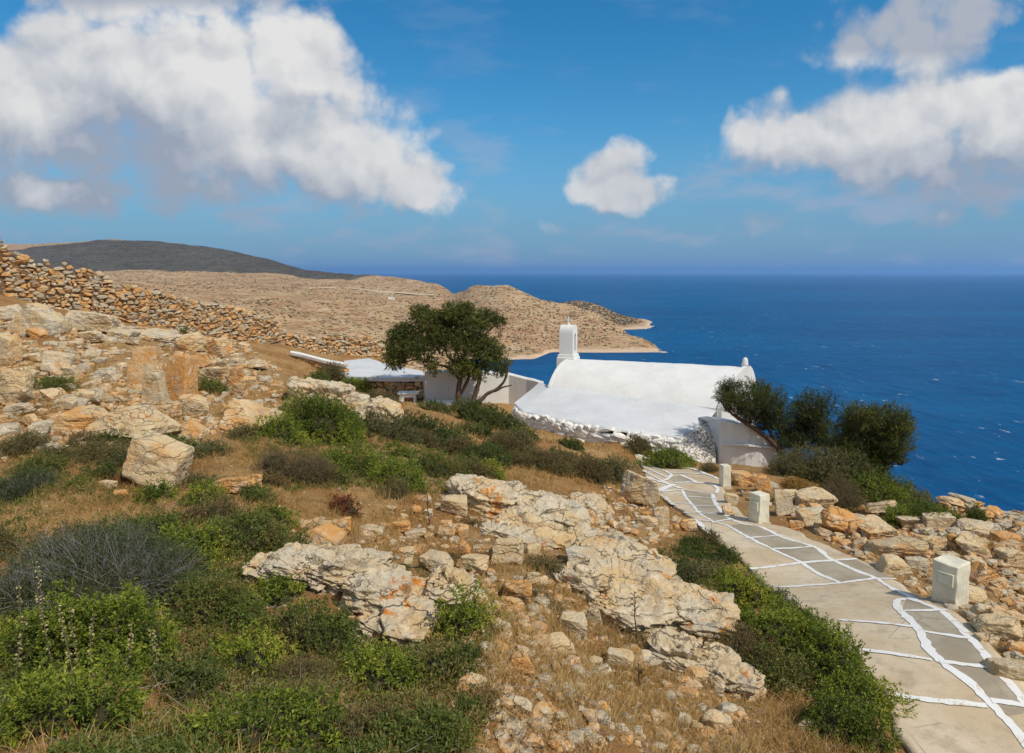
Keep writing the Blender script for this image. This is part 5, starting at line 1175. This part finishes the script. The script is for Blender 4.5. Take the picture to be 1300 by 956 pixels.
# scrub bushes dotted over the far slopes (uncountable)
def dotscrub(V, nu, nv, n_, rmin, rmax, name, label):
    g_ = V.reshape(nv, nu, 3); d = V[:, 1]*CT-V[:, 2]*ST; uu = V[:, 1]*ST+V[:, 2]*CT; sc_ = np.c_[650+F*V[:, 0]/d, CYP-F*uu/d].reshape(nv, nu, 2)
    a = sc_[:-1, 1:]-sc_[:-1, :-1]; b = sc_[1:, :-1]-sc_[:-1, :-1]; A_ = -(a[..., 0]*b[..., 1]-a[..., 1]*b[..., 0]); A_ = np.where((A_ > 0) & (g_[:-1, :-1, 2] > SEA+7) & (sc_[:-1, :-1, 0] > -120) & (sc_[:-1, :-1, 0] < 1400), A_, 0).ravel()
    A_ = np.minimum(A_, 60); k = rng.choice(len(A_), n_, p=A_/A_.sum()); i, j = k//(nu-1), k % (nu-1); u, v = rng.random((n_, 1)), rng.random((n_, 1))
    p = g_[i, j]*(1-u)*(1-v)+g_[i, j+1]*u*(1-v)+g_[i+1, j]*(1-u)*v+g_[i+1, j+1]*u*v
    dn_ = fbm(p/260., 3, 5)+.9*fbm(p/70., 3, 9); p = p[(dn_ > -.30+rng.random(n_)*.5-.25) & ((p[:, 1] < 2500) | (rng.random(n_) < .3))]; n_ = len(p)
    r_ = rmin*(rmax/rmin)**rng.random(n_)*(p[:, 1]/1500)**.35; D, Fi = ICO[1]
    Vb = p[:, None]+D[None]*(r_[:, None]*[[1, 1, .62]])[:, None]*(1+.35*rng.normal(size=(n_, len(D), 1)).clip(-1, 1)); Fb_ = (Fi[None]+np.arange(n_)[:, None, None]*len(D)).reshape(-1, 3)
    o = obj(name, mesh(name, Vb.reshape(-1, 3), Fb_, [M['farscrub']], attr={'tint': np.repeat(rng.random(n_), len(Fi))})); tag(o, label, 'scrub', kind='stuff')
M['farscrub'] = leafmat('far_scrub', [(.03, .03, .012), (.055, .05, .02), (.09, .07, .03), (.15, .10, .045)], .1, .9)
dotscrub(HV, 520, 300, 34000, 1.2, 2.8, 'hillside_scrub', 'dark low scrub dotted over the tan hillside')
dotscrub(HC, 200, 90, 2500, 1.8, 3.6, 'headland_scrub', 'dark low scrub dotted over the second headland')
# tiny distant white farm buildings on the hillside
def farhit(px, py):
    q = HV; d = q[:, 1]*CT-q[:, 2]*ST; uu = q[:, 1]*ST+q[:, 2]*CT; X_ = 650+F*q[:, 0]/d; Y_ = CYP-F*uu/d; k = np.argsort((X_-px)**2+(Y_-py)**2)[:6]; return q[k[np.argmin(q[k, 1])]]
for px, py, w, lab in [(496,379.5,13,'tiny white house in the middle of the far hillside')]:
    q = farhit(px, py); mb = MB(); mb.box(q+[0, 0, 2.5], (w, 7, 7), .2, 0); mb.box(q+[w*.7, 0, 1.5], (w*.5, 6, 5), .2, 0); tag(mb.build('far_house', [M['white']], loc=q), lab, 'house')

# dirt track across the far slope
def fq(px, py): return farhit(px, py)
tp_ = np.array([fq(px, py) for px, py in [(392,366),(420,364.5),(450,366),(478,370),(505,371),(530,374),(552,375)]]); tp_ = np.stack([np.interp(np.linspace(0, 6, 60), range(7), tp_[:, i]) for i in range(3)], 1)
for _ in range(6): tp_[1:-1] = (tp_[:-2]+tp_[1:-1]*2+tp_[2:])/4
mb = MB(); V = []
for q in tp_: V += [q+[0, -9, 1.5], q+[0, 9, 4.5]]
mb.add(np.array(V), [(2*i, 2*i+2, 2*i+3, 2*i+1) for i in range(59)]); M['track'] = plain('track_dust', (.55, .44, .30), .95, .2, .05); tag(mb.build('dirt_track', [M['track']]), kind='structure')
# ------------------------------------------------------------------ sea
m = mat('sea_water'); p = m.pos()
w1 = m.noise(m.scale(p, (1, .45, 1)), .05, 4, .6); w2 = m.noise(m.scale(p, (1, .5, 1)), .16, 4, .65); w3 = m.noise(m.scale(p, (.35, 1, 1)), .006, 4, .6)
big = m.noise(m.scale(p, (.22, 1, 1)), .0022, 6, .65)
c = m.mix(m.ramp(big, .35, .65), (.0008, .070, .20), (.0014, .098, .26)); c = m.mix(m.ramp(w1, .45, .7, 0, .5), c, (.0004, .040, .135))
fm = m.m('MULTIPLY', m.ramp(m.noise(m.scale(p, (1, .6, 1)), .075, 5, .75), .63, .68), m.ramp(m.noise(p, .009, 3, .6), .44, .58))
c = m.mix(m.m('MULTIPLY', fm, .85), c, (.62, .68, .72))
h = m.m('ADD', m.m('MULTIPLY', w1, 2.2), m.m('ADD', w2, m.m('MULTIPLY', w3, 6)))
b = m.out(c, .45, m.bump(h, 1., 1.4), .5); b.inputs['IOR'].default_value = 1.33; b.inputs['Specular IOR Level'].default_value = .07; M['sea'] = m.mat
mb = MB(); rr = [2, 300, 1500, 6000, 20000, 62000]; na_ = 128; V = []
for r_ in rr:
    for k in range(na_): V.append([r_*cos(2*pi*k/na_), r_*sin(2*pi*k/na_), SEA])
mb.add(V, [(i*na_+k, (i+1)*na_+k, (i+1)*na_+(k+1) % na_, i*na_+(k+1) % na_) for i in range(5) for k in range(na_)]+[tuple(range(na_))])
tag(mb.build('sea', [M['sea']]), 'deep blue open sea flecked with small whitecaps', kind='structure')
# surf along the rocky shore
m = mat('surf'); m.out((.8, .83, .85), .7, None, .2); M['surf'] = m.mat
mb = MB()
for a, b, w in [((838,447.2),(847,447.4),3.),((818,417.8),(829,414),5.)]:
    n_ = 14; V = []
    for i in range(n_):
        t = i/(n_-1); q = PS(a[0]+(b[0]-a[0])*t, a[1]+(b[1]-a[1])*t); k = w*(.5+.5*abs(vn(np.array([[i*.7, w, 1.]]), 3)[0])); V += [q+[0, -k-6, .35], q+[0, k-6, .35]]
    mb.add(V, [(2*i, 2*i+2, 2*i+3, 2*i+1) for i in range(n_-1)])
tag(mb.build('surf', [M['surf']]), 'thin white surf at the headland tips', 'surf', kind='stuff')

# ------------------------------------------------------------------ light: sun, sky with clouds
SAZ = R(48); SEL = R(50)                     # sun behind the camera, to the right
sd = np.array([sin(SAZ)*cos(SEL), -cos(SAZ)*cos(SEL), sin(SEL)])
sl_ = bpy.data.lights.new('sun', 'SUN'); sun = bpy.data.objects.new('sun', sl_); COL.objects.link(sun)
sl_.energy = 3.6; sl_.angle = R(.53); sl_.color = (1, .91, .75)
from mathutils import Vector
sun.rotation_euler = Vector(sd).to_track_quat('Z', 'Y').to_euler(); sun.location = (0, 0, 60)
w = bpy.data.worlds.new('World'); scene.world = w; w.use_nodes = True
n = N.__new__(N); n.t = w.node_tree; n.t.nodes.clear(); n.mat = w
sky = n.n('ShaderNodeTexSky', sky_type='NISHITA'); sky.sun_disc = False; sky.sun_elevation = SEL
sky.sun_rotation = atan2(sd[0], sd[1]); sky.altitude = 200; sky.air_density = 1.0; sky.dust_density = .6; sky.ozone_density = 2.2
tc = n.n('ShaderNodeTexCoord').outputs['Generated']; sp = n.n('ShaderNodeSeparateXYZ'); n.set(sp, 'Vector', tc)
cz = n.n('ShaderNodeCombineXYZ'); n.set(cz, 'X', sp.outputs[0]); n.set(cz, 'Y', sp.outputs[1]); n.set(cz, 'Z', n.m('MAXIMUM', sp.outputs[2], .012)); n.t.links.new(cz.outputs[0], sky.inputs[0])
ys = n.m('MAXIMUM', n.m('ABSOLUTE', sp.outputs[1]), .05); AZ = n.m('DIVIDE', sp.outputs[0], ys); EL = n.m('DIVIDE', sp.outputs[2], ys)
def ae(px, py): q = P(px, py, 1.); return q[0], q[2]
CL = [ # px, py, rx, ry, weight
 (190,110,215,100,1.1),(40,130,150,90,1.),(370,85,90,62,1.),(300,175,215,75,1.1),(420,215,110,56,1.),(530,238,56,40,1.),(120,190,210,45,.9),(440,118,42,38,.55),(90,60,60,60,.7),
 (774,226,48,40,.95),(795,248,55,24,.85),(1160,150,120,58,1.),(1260,160,110,66,1.),(1130,200,180,45,.95),(1240,225,130,38,.8),(985,165,50,40,.6),(1020,190,70,40,.8),(1150,55,120,52,.62),(1215,10,90,40,.7),(200,-6,170,30,.85),
 (965,282,40,15,.5),(1275,262,44,20,.6),(60,245,95,28,1.0),(225,225,160,34,.8),(225,262,40,15,.5),(720,290,46,10,.4),(1180,272,36,12,.45),(350,275,90,14,.45),(455,272,60,12,.4)]
def n2(vec, scale, detail=4, rough=.55, dist=0, out=0):
    nd = n.n('ShaderNodeTexNoise', noise_dimensions='2D'); n.set(nd, 'Vector', vec); nd.inputs['Scale'].default_value = scale; nd.inputs['Detail'].default_value = detail
    nd.inputs['Roughness'].default_value = rough; nd.inputs['Distortion'].default_value = dist; return nd.outputs[out]
def v2(vec, scale, sm):
    nd = n.n('ShaderNodeTexVoronoi', voronoi_dimensions='2D', feature='SMOOTH_F1'); n.set(nd, 'Vector', vec); nd.inputs['Scale'].default_value = scale; nd.inputs['Smoothness'].default_value = sm; return nd.outputs['Distance']
def xy(az, el): comb = n.n('ShaderNodeCombineXYZ'); n.set(comb, 'X', az); n.set(comb, 'Y', el); return comb.outputs[0]
wv_ = n2(xy(AZ, EL), 7, 5, .6, out=1); ws = n.n('ShaderNodeSeparateXYZ'); n.set(ws, 'Vector', wv_)
WX = n.m('MULTIPLY', n.m('SUBTRACT', ws.outputs[0], .5), .09); WY = n.m('MULTIPLY', n.m('SUBTRACT', ws.outputs[1], .5), .07)
def body(az, el):
    wa = n.m('ADD', az, WX); we = n.m('ADD', el, WY); d = None
    for (px, py, rx, ry, wt) in CL:
        a0, e0 = ae(px, py); ax_ = rx/F*1.10; ey = ry/F*1.10
        u = n.m('MULTIPLY_ADD', wa, 1/ax_, -a0/ax_); v = n.m('MULTIPLY_ADD', we, 1/ey, -e0/ey)
        q = n.m('MULTIPLY_ADD', u, u, n.m('MULTIPLY', v, v)); b = n.m('MULTIPLY_ADD', q, -wt, 1.15*wt)
        d = b if d is None else n.m('SMOOTH_MAX', d, b, .18)
    return n.m('MINIMUM', d, 1.25)
def puffs(az, el):
    cv = xy(az, el); va_ = n.n('ShaderNodeVectorMath', operation='MULTIPLY_ADD'); n.set(va_, '0', n2(cv, 12, 4, .6, out=1)); va_.inputs[1].default_value = (.05, .05, 0); n.set(va_, '2', cv); q = va_.outputs[0]
    a_ = n.m('MULTIPLY', n.m('SUBTRACT', .42, v2(q, 17, .25)), .55); b_ = n.m('MULTIPLY', n.m('SUBTRACT', .42, v2(q, 38, .3)), .26)
    return n.m('ADD', a_, n.m('ADD', b_, n.m('MULTIPLY', n.m('SUBTRACT', n2(cv, 8, 10, .6, .1), .5), 1.35)))
B0 = body(AZ, EL); B2 = body(n.m('ADD', AZ, .02), n.m('ADD', EL, .08)); P0 = puffs(AZ, EL); P1 = puffs(n.m('ADD', AZ, .014), n.m('ADD', EL, .022))
D0 = n.m('ADD', B0, P0); BD = n.m('SUBTRACT', B0, B2)
sft = n.ramp(BD, -.35, .35)          # 1 at the tops, 0 at the bases
lo_ = n.m('MULTIPLY_ADD', sft, .0, .02); hi_ = n.m('MULTIPLY_ADD', sft, -.30, 1.1)
alpha = n.ramp(D0, lo_, hi_)
det = n.ramp(n.m('SUBTRACT', P0, P1), -.30, .30, 0, 1, False)
lit = n.m('ADD', n.m('MULTIPLY', n.ramp(BD, -.80, .70), .95), n.m('MULTIPLY', n.m('SUBTRACT', det, .5), .36), clamp=True)
cvv = n.n('ShaderNodeCombineXYZ'); n.set(cvv, 'X', AZ); n.set(cvv, 'Y', EL)
soft = n2(cvv.outputs[0], 4.2, 5, .55)
lit = n.m('ADD', n.m('MULTIPLY', lit, .95), n.m('ADD', n.ramp(soft, .32, .68, -.22, .20), n.ramp(EL, .12, .30, -.24, .0)), clamp=True)
dim = n.m('MAXIMUM', n.m('MULTIPLY', n.ramp(AZ, .25, .40), n.ramp(EL, .285, .315)), n.m('MULTIPLY', n.ramp(AZ, .0, -.2), n.ramp(EL, .355, .385))); lit = n.m('MULTIPLY', lit, n.m('SUBTRACT', 1., n.m('MULTIPLY', dim, .8)))
ccol = n.mix(lit, (2.75, 3.15, 3.9), (6.55, 6.5, 6.4))
# the sky, tinted deeper blue aloft and hazy near the horizon
elv = n.ramp(sp.outputs[2], .0, .34, 0, 1, False)
tint = n.mix(elv, (.46, .84, .98), (.17, .74, 1.0)); skyc = n.mix(1., sky.outputs[0], tint, 'MULTIPLY')
hz = n.ramp(sp.outputs[2], .0, .23, 1, 0)
skyc = n.mix(n.m('MULTIPLY', hz, .80), skyc, (1.45, 2.5, 4.1))
wisp = n.m('MULTIPLY', n.ramp(n2(n.scale(cvv.outputs[0], (1, 3.2, 1)), 4.5, 7, .62), .50, .72), n.ramp(EL, .02, .32, .75, .12))
skyc = n.mix(wisp, skyc, (3.0, 3.6, 4.7))
fin = n.mix(n.m('MULTIPLY', alpha, n.ramp(EL, .03, .10, .55, 1.)), skyc, ccol)
# unseen broken clouds over the rest of the sky, added for neutral fill light
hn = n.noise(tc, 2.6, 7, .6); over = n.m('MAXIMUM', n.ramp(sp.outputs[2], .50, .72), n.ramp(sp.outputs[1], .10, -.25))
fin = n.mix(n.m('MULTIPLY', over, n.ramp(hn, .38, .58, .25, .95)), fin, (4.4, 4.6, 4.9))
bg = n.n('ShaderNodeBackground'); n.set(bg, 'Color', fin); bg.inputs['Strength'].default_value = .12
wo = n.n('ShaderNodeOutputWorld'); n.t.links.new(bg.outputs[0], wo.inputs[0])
# unseen cloud mesh added out of frame to shade the far mountain
V, Fc = ICO[5]; cs = [(0,0,0,1000,700,150),(-900,80,-20,720,560,120),(720,-60,-10,720,500,110),(200,460,20,620,460,130),(1250,-250,0,500,300,100)]
Vc = np.concatenate([V*[a,b,c]*(1+.42*fbm(V*1.9+k, 6, 7+k))[:, None]+[x,y,z] for k,(x,y,z,a,b,c) in enumerate(cs)]); Fcc = np.concatenate([Fc+k*len(V) for k in range(5)])
mc = mat('shade_cloud_white'); mc.out((.85, .85, .86), 1., None, 0.); tgt = np.array([-1330., 3400., 60.]); alt = 3000
shade_cloud = obj('shade_cloud', mesh('shade_cloud', Vc, Fcc, [mc.mat]), None, tgt+sd/sd[2]*alt); tag(shade_cloud, kind='structure')
# haze
hm = bpy.data.materials.new('haze'); hm.use_nodes = True; t = hm.node_tree; t.nodes.clear(); pv = t.nodes.new('ShaderNodeVolumePrincipled'); pv.inputs['Color'].default_value = (.34, .62, 1, 1); pv.inputs['Density'].default_value = 4.2e-5; pv.inputs['Anisotropy'].default_value = .3
oo = t.nodes.new('ShaderNodeOutputMaterial'); t.links.new(pv.outputs[0], oo.inputs['Volume'])
HAZE = True
if HAZE:
    mb = MB(); V = [[x, y, z] for x in (-66000, 66000) for y in (-66000, 66000) for z in (-171, 290)]
    mb.add(V, [(0, 1, 3, 2), (4, 6, 7, 5), (0, 4, 5, 1), (2, 3, 7, 6), (0, 2, 6, 4), (1, 5, 7, 3)]); hz_ = mb.build('haze', [hm]); tag(hz_, kind='stuff')

# ------------------------------------------------------------------ render settings
vs = scene.view_settings; vs.view_transform = 'Standard'; vs.look = 'None'; vs.exposure = 0; vs.gamma = 1; vs.use_curve_mapping = False
cy = scene.cycles; cy.max_bounces = 6; cy.diffuse_bounces = 3; cy.glossy_bounces = 2; cy.transmission_bounces = 3; cy.volume_bounces = 1; cy.use_denoising = True
cy.sample_clamp_indirect = 4; cy.volume_step_rate = 5
for o_ in bpy.data.objects:
    if o_.type == 'MESH' and o_.parent is None and o_.get('category') is None and o_.get('kind') is None: print('untagged', o_.name)
